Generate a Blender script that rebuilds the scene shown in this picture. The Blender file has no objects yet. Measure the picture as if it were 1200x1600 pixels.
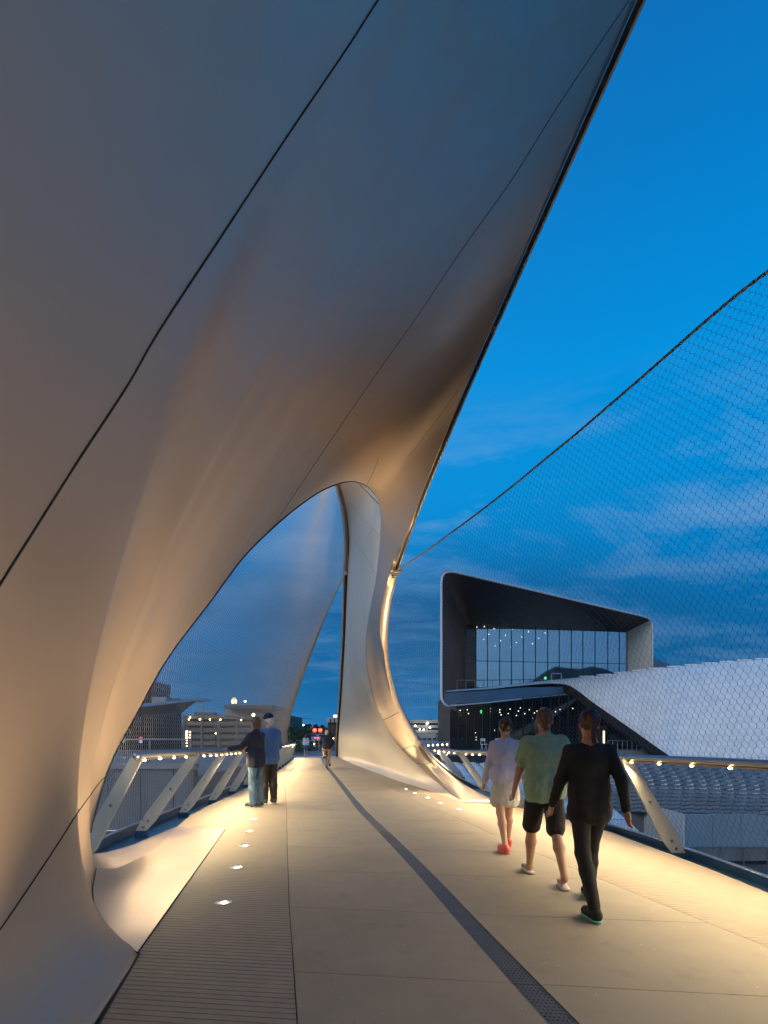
import bpy, math, random
import numpy as np
from mathutils import Vector, Matrix
from mathutils.bvhtree import BVHTree
random.seed(7); RNG = np.random.RandomState(7)
SC = bpy.context.scene
COL = SC.collection

# ------------------------------------------------------------------ camera
CAMH, FPX, CX, HY = 1.4, 900.0, 600.0, 1148.0     # eye height, focal length, principal column, horizon row of a 1200 x 1600 frame
cam_data = bpy.data.cameras.new('camera')
cam_data.sensor_fit = 'HORIZONTAL'; cam_data.sensor_width = 36.0
cam_data.lens = 36.0 * FPX / 1200.0
cam_data.shift_x = 0.0; cam_data.shift_y = (HY - 800.0) / 1200.0
cam_data.clip_start = 0.05; cam_data.clip_end = 9000.0
cam = bpy.data.objects.new('camera', cam_data); COL.objects.link(cam)
cam.location = (0, 0, CAMH); cam.rotation_euler = (math.radians(90), 0, 0)
SC.camera = cam

# ------------------------------------------------------------------ view
SC.view_settings.view_transform = 'Standard'; SC.view_settings.look = 'None'
SC.view_settings.exposure = 0.0; SC.view_settings.gamma = 1.0
SC.view_settings.use_curve_mapping = False
SC.cycles.max_bounces = 6; SC.cycles.diffuse_bounces = 3; SC.cycles.glossy_bounces = 4
SC.cycles.transparent_max_bounces = 12
SC.cycles.sample_clamp_indirect = 4.0

# ------------------------------------------------------------------ dusk sky
world = bpy.data.worlds.new('World'); SC.world = world; world.use_nodes = True
nt = world.node_tree; nt.nodes.clear()
def WN(t, **kw):
    n = nt.nodes.new(t)
    for k, v in kw.items(): setattr(n, k, v)
    return n
WL = nt.links.new
def wmath(op, a, b=None, c=None, clamp=False):
    n = WN('ShaderNodeMath', operation=op, use_clamp=clamp)
    for i, v in enumerate((a, b, c)):
        if v is None: continue
        if isinstance(v, (int, float)): n.inputs[i].default_value = v
        else: WL(v, n.inputs[i])
    return n.outputs[0]
def wmix(f, a, b, bt='MIX'):
    n = WN('ShaderNodeMix', data_type='RGBA', blend_type=bt)
    for s, v in ((n.inputs[0], f), (n.inputs[6], a), (n.inputs[7], b)):
        if isinstance(v, (int, float)): s.default_value = v
        elif isinstance(v, tuple): s.default_value = (*v, 1) if len(v) == 3 else v
        else: WL(v, s)
    return n.outputs[2]
def ramp(nodes_tree, fac, stops, interp='LINEAR'):
    n = nodes_tree.nodes.new('ShaderNodeValToRGB'); r = n.color_ramp; r.interpolation = interp
    while len(r.elements) < len(stops): r.elements.new(0.5)
    for e, (p, c) in zip(r.elements, stops):
        e.position = p; e.color = (*c, 1) if len(c) == 3 else c
    nodes_tree.links.new(fac, n.inputs[0])
    return n.outputs[0]
tc = WN('ShaderNodeTexCoord')
sep = WN('ShaderNodeSeparateXYZ'); WL(tc.outputs['Generated'], sep.inputs[0])
dx, dy, dz = sep.outputs
up = wmath('MAXIMUM', dz, 0.0)
deep = ramp(nt, up, [(0.0, (0.012, 0.19, 0.46)), (0.08, (0.002, 0.17, 0.45)), (0.2, (0.0, 0.18, 0.50)), (0.38, (0.0, 0.29, 0.74)),
                     (0.52, (0.0, 0.30, 0.78)), (0.66, (0.0, 0.22, 0.64)), (0.8, (0.0, 0.15, 0.49)), (1.0, (0.0, 0.11, 0.38))])
# pale afterglow of the west, behind the camera
west = wmath('MULTIPLY_ADD', wmath('ADD', wmath('MULTIPLY', dy, 0.70), wmath('MULTIPLY', dx, 0.71)), -0.5, 0.5)
west = wmath('POWER', west, 2.6, clamp=True)
low = wmath('SUBTRACT', 1.0, wmath('MULTIPLY', up, 0.75), clamp=True)
glow = wmath('MULTIPLY', west, low, clamp=True)
base = wmix(glow, deep, (0.74, 0.94, 1.08))
# clouds on a flat layer
cz = wmath('ADD', up, 0.12)
mx = wmath('DIVIDE', dx, cz); my = wmath('DIVIDE', dy, cz)
comb = WN('ShaderNodeCombineXYZ'); WL(wmath('MULTIPLY', mx, 0.55), comb.inputs[0]); WL(wmath('MULTIPLY', my, 1.0), comb.inputs[1])
def noise(scale, det, rough, dist=0.0, off=0.0):
    n = WN('ShaderNodeTexNoise'); n.inputs['Scale'].default_value = scale; n.inputs['Detail'].default_value = det
    n.inputs['Roughness'].default_value = rough; n.inputs['Distortion'].default_value = dist
    m = WN('ShaderNodeMapping'); m.inputs['Location'].default_value = (off, off * 1.7, off * .3); WL(comb.outputs[0], m.inputs[0]); WL(m.outputs[0], n.inputs['Vector'])
    return n.outputs[0]
n1 = noise(0.8, 9, 0.66, 0.8, 3.1); n2 = noise(3.0, 9, 0.68, 0.5, 9.0)
dens = wmath('ADD', wmath('MULTIPLY', n1, 0.55), wmath('MULTIPLY', n2, 0.45))
wisps = ramp(nt, dens, [(0.49, (0, 0, 0)), (0.68, (1, 1, 1))])
fade = ramp(nt, up, [(0.0, (0.35, 0.35, 0.35)), (0.1, (0.85, 0.85, 0.85)), (0.3, (0.8, 0.8, 0.8)), (0.42, (0.5, 0.5, 0.5)), (0.52, (0.0, 0.0, 0.0))])
cl = wmath('MULTIPLY', wisps, fade)
ccol = ramp(nt, up, [(0.0, (0.14, 0.28, 0.50)), (0.2, (0.11, 0.27, 0.54)), (0.4, (0.28, 0.50, 0.82)), (1.0, (0.2, 0.4, 0.7))])
n3 = noise(0.35, 4, 0.5, 0.4, 21.0)
shade = ramp(nt, n3, [(0.42, (0, 0, 0)), (0.62, (1, 1, 1))])
fade2 = ramp(nt, up, [(0.0, (0.0, 0.0, 0.0)), (0.06, (0.45, 0.45, 0.45)), (0.28, (0.75, 0.75, 0.75)), (0.42, (0, 0, 0))])
base = wmix(wmath('MULTIPLY', shade, fade2), base, (0.008, 0.10, 0.265))
skyc = wmix(cl, base, ccol)
nish = WN('ShaderNodeTexSky', sky_type='NISHITA'); nish.sun_disc = False
nish.sun_elevation = math.radians(-1.5); nish.sun_rotation = math.radians(180)
skyc = wmix(1.0, skyc, wmix(1.0, nish.outputs[0], (0.004, 0.010, 0.016), 'MULTIPLY'), 'ADD')
bg = WN('ShaderNodeBackground'); WL(skyc, bg.inputs[0]); bg.inputs[1].default_value = 0.92
wo = WN('ShaderNodeOutputWorld'); WL(bg.outputs[0], wo.inputs[0])

# last light of the set sun, very soft, from the west
sd = bpy.data.lights.new('sun', 'SUN'); sd.energy = 1.0; sd.angle = math.radians(40); sd.color = (1.0, 0.93, 0.84)
so = bpy.data.objects.new('sun', sd); COL.objects.link(so)
so.rotation_euler = (math.radians(60), 0, math.radians(-48)); so.location = (0, -20, 30)

# ------------------------------------------------------------------ helpers
def P(px, py, Y):
    """point seen in direction (px, py) of a 1200 x 1600 frame, at Y metres ahead"""
    return Vector(((px - CX) / FPX * Y, Y, CAMH - (py - HY) / FPX * Y))
def dz_deck(Y): return -0.006 * max(0.0, Y - 8.0)
def G(px, py):
    Y = 10.0
    for _ in range(30): Y = (CAMH - dz_deck(Y)) * FPX / (py - HY)
    return P(px, py, Y)
def Gz(px, py, z): return P(px, py, (CAMH - z) * FPX / (py - HY))

def link(name, me, mat=None, parent=None, kind=None, label=None, category=None, group=None, smooth=False):
    o = bpy.data.objects.new(name, me); COL.objects.link(o)
    if mat is not None and me is not None and not me.materials:
        for m in (mat if isinstance(mat, (list, tuple)) else [mat]): me.materials.append(m)
    if parent is not None: o.parent = parent
    if kind: o['kind'] = kind
    if label: o['label'] = label
    if category: o['category'] = category
    if group: o['group'] = group
    if smooth and me is not None:
        me.polygons.foreach_set('use_smooth', [True] * len(me.polygons)); me.update()
    return o
def thing(name, label, category, loc=(0, 0, 0), rot=0.0, group=None, kind=None):
    o = bpy.data.objects.new(name, None); COL.objects.link(o); o.location = loc; o.rotation_euler = (0, 0, rot)
    o.empty_display_size = 0.2
    if kind: o['kind'] = kind
    else:
        o['label'] = label; o['category'] = category
    if group: o['group'] = group
    return o
def copytree(o, parent=None):
    c = o.copy(); COL.objects.link(c)
    if parent is not None: c.parent = parent; c.matrix_parent_inverse = o.matrix_parent_inverse.copy()
    for ch in o.children: copytree(ch, c)
    return c

class M:
    """mesh collector"""
    def __init__(s): s.v = []; s.f = []; s.mi = []
    def add(s, vs, fs, mi=0):
        b = len(s.v); s.v += [tuple(v) for v in vs]; s.f += [tuple(i + b for i in f) for f in fs]; s.mi += [mi] * len(fs); return s
    def box(s, c, d, rz=0.0, mi=0, R=None):
        hx, hy, hz = d[0] / 2, d[1] / 2, d[2] / 2
        vs = [Vector((x, y, z)) for z in (-hz, hz) for y in (-hy, hy) for x in (-hx, hx)]
        if R is None: R = Matrix.Rotation(rz, 3, 'Z')
        vs = [R @ v + Vector(c) for v in vs]
        return s.add(vs, [(0, 2, 3, 1), (4, 5, 7, 6), (0, 1, 5, 4), (2, 6, 7, 3), (0, 4, 6, 2), (1, 3, 7, 5)], mi)
    def hexa(s, b, t, mi=0):
        """8-corner block: bottom ring b (4), top ring t (4)"""
        return s.add(list(b) + list(t), [(3, 2, 1, 0), (4, 5, 6, 7), (0, 1, 5, 4), (1, 2, 6, 5), (2, 3, 7, 6), (3, 0, 4, 7)], mi)
    def slab(s, quad, off, mi=0):
        off = Vector(off); q = [Vector(v) for v in quad]
        n = len(q)
        vs = q + [v + off for v in q]
        fs = [tuple(range(n)), tuple(range(2 * n - 1, n - 1, -1))] + [(i, i + n, (i + 1) % n + n, (i + 1) % n) for i in range(n)]
        return s.add(vs, fs, mi)
    def tube(s, pts, r, n=8, cap=True, mi=0, closed=False):
        pts = [Vector(p) for p in pts]; m = len(pts)
        rr = r if isinstance(r, (list, tuple)) else [r] * m
        vs = []; prev = None
        for i, p in enumerate(pts):
            if closed: t = pts[(i + 1) % m] - pts[i - 1]
            else: t = pts[min(i + 1, m - 1)] - pts[max(i - 1, 0)]
            t.normalize()
            if prev is None:
                a = Vector((0, 0, 1)) if abs(t.z) < .9 else Vector((1, 0, 0)); u = t.cross(a).normalized()
            else:
                u = (prev - t * prev.dot(t)).normalized()
            prev = u; w = t.cross(u)
            for k in range(n):
                an = 2 * math.pi * k / n
                vs.append(p + (u * math.cos(an) + w * math.sin(an)) * rr[i])
        fs = []
        for i in range(m if closed else m - 1):
            for k in range(n):
                a = i * n + k; b = i * n + (k + 1) % n; j = (i + 1) % m
                fs.append((a, b, j * n + (k + 1) % n, j * n + k))
        if cap and not closed:
            fs.append(tuple(range(n - 1, -1, -1))); fs.append(tuple((m - 1) * n + k for k in range(n)))
        return s.add(vs, fs, mi)
    def cyl(s, c, r, h, n=16, r2=None, axis='Z', mi=0):
        c = Vector(c); ax = {'X': Vector((1, 0, 0)), 'Y': Vector((0, 1, 0)), 'Z': Vector((0, 0, 1))}[axis]
        return s.tube([c, c + ax * h], [r, r if r2 is None else r2], n, True, mi)
    def sphere(s, c, r, n=10, m=7, mi=0):
        if isinstance(r, (int, float)): r = (r, r, r)
        c = Vector(c); vs = [c + Vector((0, 0, r[2]))]
        for i in range(1, m):
            ph = math.pi * i / m
            for k in range(n):
                th = 2 * math.pi * k / n
                vs.append(c + Vector((r[0] * math.sin(ph) * math.cos(th), r[1] * math.sin(ph) * math.sin(th), r[2] * math.cos(ph))))
        vs.append(c - Vector((0, 0, r[2]))); L = len(vs) - 1
        fs = [(0, 1 + k, 1 + (k + 1) % n) for k in range(n)]
        for i in range(m - 2):
            for k in range(n):
                a = 1 + i * n + k; b = 1 + i * n + (k + 1) % n
                fs.append((a, a + n, b + n, b))
        fs += [(L, L - n + (k + 1) % n, L - n + k) for k in range(n)]
        return s.add(vs, fs, mi)
    def build(s, name, mat=None, parent=None, smooth=False, **kw):
        me = bpy.data.meshes.new(name); me.from_pydata(s.v, [], s.f)
        mats = mat if isinstance(mat, (list, tuple)) else [mat]
        for m_ in mats:
            if m_ is not None: me.materials.append(m_)
        if len(mats) > 1: me.polygons.foreach_set('material_index', s.mi)
        me.update()
        return link(name, me, None, parent, smooth=smooth, **kw)
def grid_mesh(rows):
    """rows: list of lists of points"""
    n = len(rows[0]); vs = [p for r in rows for p in r]; fs = []
    for i in range(len(rows) - 1):
        for j in range(n - 1):
            a = i * n + j; fs.append((a, a + 1, a + n + 1, a + n))
    return vs, fs
def cr(pts, n, par=None):
    """Catmull-Rom resample (numpy), chordal parameter"""
    p = np.array([list(q) for q in pts], float)
    if par is None:
        d = np.sqrt(np.linalg.norm(np.diff(p, axis=0), axis=1)) + 1e-6
        par = np.concatenate([[0], np.cumsum(d)])
    par = np.asarray(par, float)
    t = np.linspace(par[0], par[-1], n) if np.isscalar(n) else np.asarray(n)
    m = np.zeros_like(p)
    for i in range(len(p)):
        if i == 0: m[i] = (p[1] - p[0]) / (par[1] - par[0])
        elif i == len(p) - 1: m[i] = (p[-1] - p[-2]) / (par[-1] - par[-2])
        else:
            h0 = par[i] - par[i - 1]; h1 = par[i + 1] - par[i]
            m[i] = ((p[i] - p[i - 1]) / h0 * h1 + (p[i + 1] - p[i]) / h1 * h0) / (h0 + h1)
    out = []
    for tt in t:
        i = min(max(np.searchsorted(par, tt, side='right') - 1, 0), len(p) - 2)
        h = par[i + 1] - par[i]; s = (tt - par[i]) / h
        out.append((2*s**3-3*s**2+1)*p[i] + (s**3-2*s**2+s)*h*m[i] + (-2*s**3+3*s**2)*p[i+1] + (s**3-s**2)*h*m[i+1])
    return np.array(out)

# ------------------------------------------------------------------ materials
def mat(name, col, rough=0.6, metal=0.0, spec=0.5, var=0.0, vscale=4.0, bump=0.0, bscale=60.0, emit=None, estr=0.0, coat=0.0, aniso=None, stretch=None, det=5):
    m = bpy.data.materials.new(name); m.use_nodes = True; t = m.node_tree; b = t.nodes['Principled BSDF']
    b.inputs['Base Color'].default_value = (*col, 1); b.inputs['Roughness'].default_value = rough
    b.inputs['Metallic'].default_value = metal; b.inputs['Specular IOR Level'].default_value = spec
    b.inputs['Coat Weight'].default_value = coat; b.inputs['Coat Roughness'].default_value = 0.25
    if emit: b.inputs['Emission Color'].default_value = (*emit, 1); b.inputs['Emission Strength'].default_value = estr
    if var or bump:
        g = t.nodes.new('ShaderNodeTexCoord'); mp = t.nodes.new('ShaderNodeMapping'); t.links.new(g.outputs['Object'], mp.inputs[0])
        if stretch: mp.inputs['Scale'].default_value = stretch
    if var:
        n = t.nodes.new('ShaderNodeTexNoise'); n.inputs['Scale'].default_value = vscale; n.inputs['Detail'].default_value = det; n.inputs['Roughness'].default_value = 0.62
        t.links.new(mp.outputs[0], n.inputs['Vector'])
        lo = tuple(max(0, c * (1 - var)) for c in col); hi = tuple(min(1, c * (1 + var)) for c in col)
        c = ramp(t, n.outputs[0], [(0.3, lo), (0.7, hi)]); t.links.new(c, b.inputs['Base Color'])
        r = t.nodes.new('ShaderNodeMapRange'); r.inputs[1].default_value = .3; r.inputs[2].default_value = .7
        r.inputs[3].default_value = max(0, rough - .06); r.inputs[4].default_value = min(1, rough + .06)
        t.links.new(n.outputs[0], r.inputs[0]); t.links.new(r.outputs[0], b.inputs['Roughness'])
    if bump:
        n = t.nodes.new('ShaderNodeTexNoise'); n.inputs['Scale'].default_value = bscale; n.inputs['Detail'].default_value = 4
        t.links.new(mp.outputs[0], n.inputs['Vector'])
        bp = t.nodes.new('ShaderNodeBump'); bp.inputs['Strength'].default_value = bump; bp.inputs['Distance'].default_value = 0.01
        t.links.new(n.outputs[0], bp.inputs['Height']); t.links.new(bp.outputs[0], b.inputs['Normal'])
    return m
def emat(name, col, s):
    m = mat(name, (0, 0, 0), emit=col, estr=s); return m

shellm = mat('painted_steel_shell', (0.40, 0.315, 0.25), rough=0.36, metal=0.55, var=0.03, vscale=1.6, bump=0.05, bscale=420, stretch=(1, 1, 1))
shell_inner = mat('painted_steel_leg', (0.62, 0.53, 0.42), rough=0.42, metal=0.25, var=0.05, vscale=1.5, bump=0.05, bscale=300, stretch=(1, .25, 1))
gapm = mat('black_gap', (0.006, 0.006, 0.007), rough=0.7)
seamm = mat('dark_joint', (0.02, 0.018, 0.017), rough=0.8)
rimm = mat('rim_metal', (0.45, 0.41, 0.36), rough=0.35, metal=0.8)
bluem = mat('channel_paint_sky_tint', (0.018, 0.06, 0.13), rough=0.35, metal=0.3, var=.15, vscale=3)  # blue-grey paint with the reflected sky's blue added to its colour
silverm = mat('silver_rail', (0.55, 0.58, 0.62), rough=0.3, metal=0.9)
railm = mat('handrail_steel', (0.33, 0.35, 0.40), rough=0.38, metal=0.85, var=.06, vscale=8)
postm = mat('post_plate', (0.58, 0.56, 0.50), rough=0.38, metal=0.55, var=.06, vscale=9, bump=.08, bscale=200, stretch=(1, 1, .1))
boltm = mat('bolt_steel', (0.32, 0.31, 0.3), rough=0.35, metal=1.0)
wirem = mat('net_wire', (0.14, 0.13, 0.14), rough=0.42, metal=0.6)
wirep = mat('net_wire_lit', (0.42, 0.39, 0.37), rough=0.38, metal=0.6)  # left net: same steel, paler because lamp light is put into its colour
cablem = mat('edge_cable', (0.30, 0.22, 0.13), rough=0.45, metal=0.7, var=.3, vscale=40)
WARM = (1.0, 0.77, 0.43)
ledm = emat('led_glow', (1.0, 0.66, 0.30), 28.0)
upl = emat('uplight_glow', (1.0, 0.84, 0.60), 26.0)
# ------------------------------------------------------------------ ground and far terrain
dirtm = mat('rail_yard_ground', (0.10, 0.10, 0.105), rough=0.95, var=.35, vscale=.6, bump=.5, bscale=8)
pavem = mat('plaza_paving', (0.22, 0.22, 0.225), rough=0.8, var=.18, vscale=.5)
roadm = mat('asphalt', (0.07, 0.06, 0.075), rough=0.8, var=.2, vscale=.8)
leafm = mat('foliage', (0.045, 0.085, 0.025), rough=0.8, var=.5, vscale=3)
barkm = mat('bark', (0.08, 0.06, 0.045), rough=0.9, var=.3, vscale=10)
concm = mat('retaining_concrete', (0.20, 0.21, 0.22), rough=0.85, var=.22, vscale=1.4, bump=.35, bscale=14, stretch=(1, 1, .35))
concl = mat('pale_concrete', (0.34, 0.35, 0.36), rough=0.8, var=.12, vscale=1.2)
hillm = mat('distant_hill', (0.035, 0.05, 0.06), rough=1.0, var=.3, vscale=.01)
LOWZ = -6.1
g = M(); S = 4200
g.add([(-S, -S, LOWZ), (S, -S, LOWZ), (S, S, LOWZ), (-S, S, LOWZ)], [(0, 1, 2, 3)])
g.build('ground', dirtm, kind='structure')
# upper ground beyond the rail yard: a sheet with a skirt
def zup(x, y):
    z = -0.2
    if x < -9 and y > 70: z -= 2.9 * min(1, (y - 70) / 40) * min(1, (-x - 9) / 6)
    if abs(x + 6) < 22 and y > 48 and x > -18 and x < 6: z += 0.0
    return z
ys = [22, 22.01, 30, 38.8, 46, 55, 70, 90, 110, 160, 260, 500, 1200, 3900]
xs = [-3900, -900, -300, -120, -60, -30, -18, -12, -9, -7.6, -7.2]
rows = [[(x, y, zup(x, y)) for x in xs] for y in ys]
m = M(); v, f = grid_mesh(rows); m.add(v, f); m.build('upper_ground', pavem, kind='structure')
xs2 = [-7.2, -5, -3, -1.5, 0, 2, 3.4]
ys2 = [40.6, 46, 55, 70, 90, 110, 160, 260, 500, 1200, 3900]
m = M(); v, f = grid_mesh([[(x, y, -0.2) for x in xs2] for y in ys2]); m.add(v, f)
v, f = grid_mesh([[(x, y, -0.2) for x in (3.4, 6, 12, 30, 80, 300, 3900)] for y in (44.6, 60, 80, 120, 200, 500, 3900)]); m.add(v, f)
m.build('plaza', pavem, kind='structure')
# bank walls holding the upper ground
w = thing('retaining_wall', 'long grey concrete retaining wall seen through the left railing, below the parking garage', 'wall', (-20, 22, -6))
def wparts(mb, name, mt, par, loc, **kw):
    o = mb.build(name, mt, par, **kw); o.matrix_parent_inverse = Matrix.Translation(-Vector(loc)); return o
x = -34.0; k = 0
while x < -7.3:
    wd = 0.62 if k % 1 == 0 else .6
    x2 = min(x + 1.24, -7.2)
    b = M(); b.box(((x + x2) / 2, 22 - .12 + .008 * (k % 2), (-6.1 + .1) / 2), (x2 - x - .03, .22, 6.2)); k += 1
    wparts(b, 'concrete_panel', concm, w, (-20, 22, -6)); x = x2
b = M(); b.box((-20.6, 22.16, -3.0), (26.8, .2, 6.1)); wparts(b, 'backing', seamm, w, (-20, 22, -6))
b = M(); b.box((-20.6, 21.98, .21), (26.9, .6, .2)); wparts(b, 'coping', concl, w, (-20, 22, -6))
b = M(); b.tube([(-34, 21.6, -2.2), (-7.3, 21.6, -2.2)], .03, 6)
for i in range(12): b.tube([(-33 + i * 2.3, 21.6, -6.1), (-33 + i * 2.3, 21.6, -2.2)], .03, 6)
fn = b.build('yard_fence', silverm, label='thin pale rail fence low in front of the left retaining wall', category='fence')
m = M(); m.slab([(-7.2, 22, LOWZ), (-7.2, 40.7, LOWZ), (-7.2, 40.7, -.21), (-7.2, 22, -.21)], (-.3, 0, 0))
m.slab([(-7.2, 40.65, LOWZ), (3.4, 40.65, LOWZ), (3.4, 40.65, -.21), (-7.2, 40.65, -.21)], (0, .4, 0))
m.slab([(3.4, 40.7, LOWZ), (3.4, 44.5, LOWZ), (3.4, 44.5, -.21), (3.4, 40.7, -.21)], (-.3, 0, 0))
m.build('bank_wall', concm, label='concrete abutment wall under the far end of the bridge', category='wall')
# railing along the retaining wall top
r = thing('plaza_railing', 'thin steel railing on top of the left retaining wall', 'railing', (-20, 22, .3))
b = M(); b.tube([(-34, 22, 1.22), (-7.4, 22, 1.22)], .03, 6); b.tube([(-34, 22, .55), (-7.4, 22, .55)], .012, 5)
b.tube([(-34, 22, .8), (-7.4, 22, .8)], .012, 5); wparts(b, 'rail', railm, r, (-20, 22, .3))
for i in range(18):
    b = M(); xx = -33.6 + i * 1.54; b.box((xx, 22, .76), (.05, .05, .92)); wparts(b, 'post', railm, r, (-20, 22, .3))
# mountains behind the camera (west) and low hills ahead
def ridge(name, pts, thick, mt, base=LOWZ):
    m = M(); n = len(pts)
    top = [Vector(p) for p in pts]
    c = Vector((0, 0, 0))
    vs = []
    for p in top:
        d = Vector((p.x, p.y, 0)).normalized()
        vs += [(p.x - d.x * thick, p.y - d.y * thick, base), tuple(p), (p.x + d.x * thick, p.y + d.y * thick, base)]
    fs = []
    for i in range(n - 1):
        a = i * 3; fs += [(a, a + 3, a + 4, a + 1), (a + 1, a + 4, a + 5, a + 2)]
    m.add(vs, fs); return m.build(name, mt, kind='structure')
pts = []
for i in range(160):
    a = math.radians(180 + i * 180 / 159)
    R_ = 2600
    h = 300 + 50 * math.sin(i * .09 + 1) + 40 * math.sin(i * .23) + 25 * math.sin(i * .61 + 2) + 12 * math.sin(i * 1.7)
    pts.append((R_ * math.cos(a), R_ * math.sin(a), max(60, h)))
ridge('mountains', pts, 700, hillm)
pts = []
for i in range(120):
    a = math.radians(20 + i * 140 / 119)
    h = 14 + 6 * math.sin(i * .3) + 3 * math.sin(i * .9)
    pts.append((1500 * math.cos(a), 1500 * math.sin(a), h))
ridge('low_hills', pts, 120, hillm)

# ------------------------------------------------------------------ bridge deck
deckm = bpy.data.materials.new('deck_concrete'); deckm.use_nodes = True
t = deckm.node_tree; b = t.nodes['Principled BSDF']
tcn = t.nodes.new('ShaderNodeTexCoord')
def tn(scale, det=5, rough=.6):
    n = t.nodes.new('ShaderNodeTexNoise'); n.inputs['Scale'].default_value = scale; n.inputs['Detail'].default_value = det; n.inputs['Roughness'].default_value = rough
    t.links.new(tcn.outputs['Object'], n.inputs['Vector']); return n.outputs[0]
c1 = ramp(t, tn(1.3, 6, .65), [(.3, (.32, .265, .19)), (.72, (.39, .33, .245))])
c2 = ramp(t, tn(180, 2), [(.35, (.75, .75, .75)), (.65, (1.15, 1.15, 1.15))])
mx_ = t.nodes.new('ShaderNodeMix'); mx_.data_type = 'RGBA'; mx_.blend_type = 'MULTIPLY'; mx_.inputs[0].default_value = 1
t.links.new(c1, mx_.inputs[6]); t.links.new(c2, mx_.inputs[7])
st = ramp(t, tn(3.7, 3, .5), [(.60, (1, 1, 1)), (.72, (.88, .87, .86))])
mx2 = t.nodes.new('ShaderNodeMix'); mx2.data_type = 'RGBA'; mx2.blend_type = 'MULTIPLY'; mx2.inputs[0].default_value = 1
t.links.new(mx_.outputs[2], mx2.inputs[6]); t.links.new(st, mx2.inputs[7])
vo = t.nodes.new('ShaderNodeTexVoronoi'); vo.inputs['Scale'].default_value = 14; t.links.new(tcn.outputs['Object'], vo.inputs['Vector'])
sp = ramp(t, vo.outputs['Distance'], [(.035, (1, 1, 1)), (.06, (0, 0, 0))])  # glints of the deck grit, painted as pale flecks in the base colour
sepc = t.nodes.new('ShaderNodeSeparateColor'); t.links.new(vo.outputs['Color'], sepc.inputs[0])
gt = t.nodes.new('ShaderNodeMath'); gt.operation = 'GREATER_THAN'; gt.inputs[1].default_value = .55; t.links.new(sepc.outputs[0], gt.inputs[0])
mu = t.nodes.new('ShaderNodeMath'); mu.operation = 'MULTIPLY'; t.links.new(sp, mu.inputs[0]); t.links.new(gt.outputs[0], mu.inputs[1])
mx3 = t.nodes.new('ShaderNodeMix'); mx3.data_type = 'RGBA'; t.links.new(mu.outputs[0], mx3.inputs[0]); t.links.new(mx2.outputs[2], mx3.inputs[6]); mx3.inputs[7].default_value = (.9, .88, .82, 1)
t.links.new(mx3.outputs[2], b.inputs['Base Color']); b.inputs['Roughness'].default_value = .62; b.inputs['Specular IOR Level'].default_value = .45
bp = t.nodes.new('ShaderNodeBump'); bp.inputs['Strength'].default_value = .25; bp.inputs['Distance'].default_value = .004
t.links.new(tn(320, 3), bp.inputs['Height']); t.links.new(bp.outputs[0], b.inputs['Normal'])
slatm = mat('ribbed_deck', (.32, .265, .195), rough=.6, var=.10, vscale=6, bump=.25, bscale=200)
drainm = mat('drain_grate', (.11, .115, .12), rough=.5, metal=.3, var=.25, vscale=9)
subm = mat('sub_deck', (.012, .011, .010), rough=.9)

def polyf(pts):
    ysx = sorted((p[1], p[0]) for p in pts); a = [q[0] for q in ysx]; c = [q[1] for q in ysx]
    return lambda Y: float(np.interp(Y, a, c))
LE = [(-.3, -6), (-.92, 0), (-1.39, 2.79), (-1.57, 3.68), (-2.34, 8.5), (-2.36, 8.62)]
q = G(352, 1296); LBX, LBY = q.x, q.y
left_shell_edge = polyf([(.3, -15), (-.3, -6), (-.92, 0), tuple(G(150, 1600))[:2], tuple(G(215, 1490))[:2], (LBX, LBY)])
left_kerb_edge = polyf([(-2.9, 7.6), (-3.16, 8.75), (-3.42, 10.2), (-3.55, 12), (-3.7, 15), (-4.2, 22), (-5.0, 30), (-6.3, 40.6)])
def left_edge(Y): return left_shell_edge(Y) if Y < LBY else left_kerb_edge(Y)
BASE_B = [G(528, 1183), G(565, 1199), G(600, 1212), G(620, 1219.5), G(645, 1227.5), G(667, 1234), G(693, 1243), G(723, 1253)]
RK = [(3.4, -15), (3.5, -6), (3.6, 0), (3.48, 3), (3.41, 5.12), (3.40, 6.15), (3.27, 8.24), (2.93, 10.3), (2.36, 12.02)]
right_kerb = polyf(RK)
right_base = polyf([(p.x, p.y) for p in BASE_B] + [(-3.2, 42)])
def right_edge(Y): return right_kerb(Y) if Y < 12.02 else right_base(Y)
J1 = polyf([(1.0, -15), (.75, -6), (.1, 0), (-.42, 2.79), (-.565, 3.58), (-.77, 4.68), (-1.16, 6.92), (-1.87, 11.05), (-3.1, 18), (-5.9, 40)])
DR = polyf([(1.6, -15), (1.6, -6), (1.32, 0), (.873, 2.79), (.80, 3.23), (.575, 4.68), (.42, 5.75), (.156, 7.37), (-.42, 10.8), (-1.45, 18.3), (-3.35, 32), (-4.4, 40.6)])
J2 = polyf([(2.9, -15), (3.1, -6), (3.2, 0), (2.96, 2), (2.53, 3.8), (2.19, 5.2), (1.62, 7.6), (1.25, 9.7), (.9, 11.5), (.28, 15), (-.6, 20), (-2.9, 36), (-3.4, 41)])
SK = -0.125; GAP = .003; DW = .075
def yat(Y0, x): return Y0 + SK * (x + .77)
def xsol(f, Y0, off=0.0):
    x = f(Y0)
    for _ in range(6): x = f(yat(Y0, x)) + off
    return x
def pt(x, y, z=0.0): return (x, y, dz_deck(y) + z)
deck = thing('bridge_deck', None, None, (0, 10, 0), kind='structure')
MPI = Matrix.Translation((0, -10, 0))
def dpart(mb, name, mt, **kw):
    o = mb.build(name, mt, deck, **kw); o.matrix_parent_inverse = MPI; return o
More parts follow.
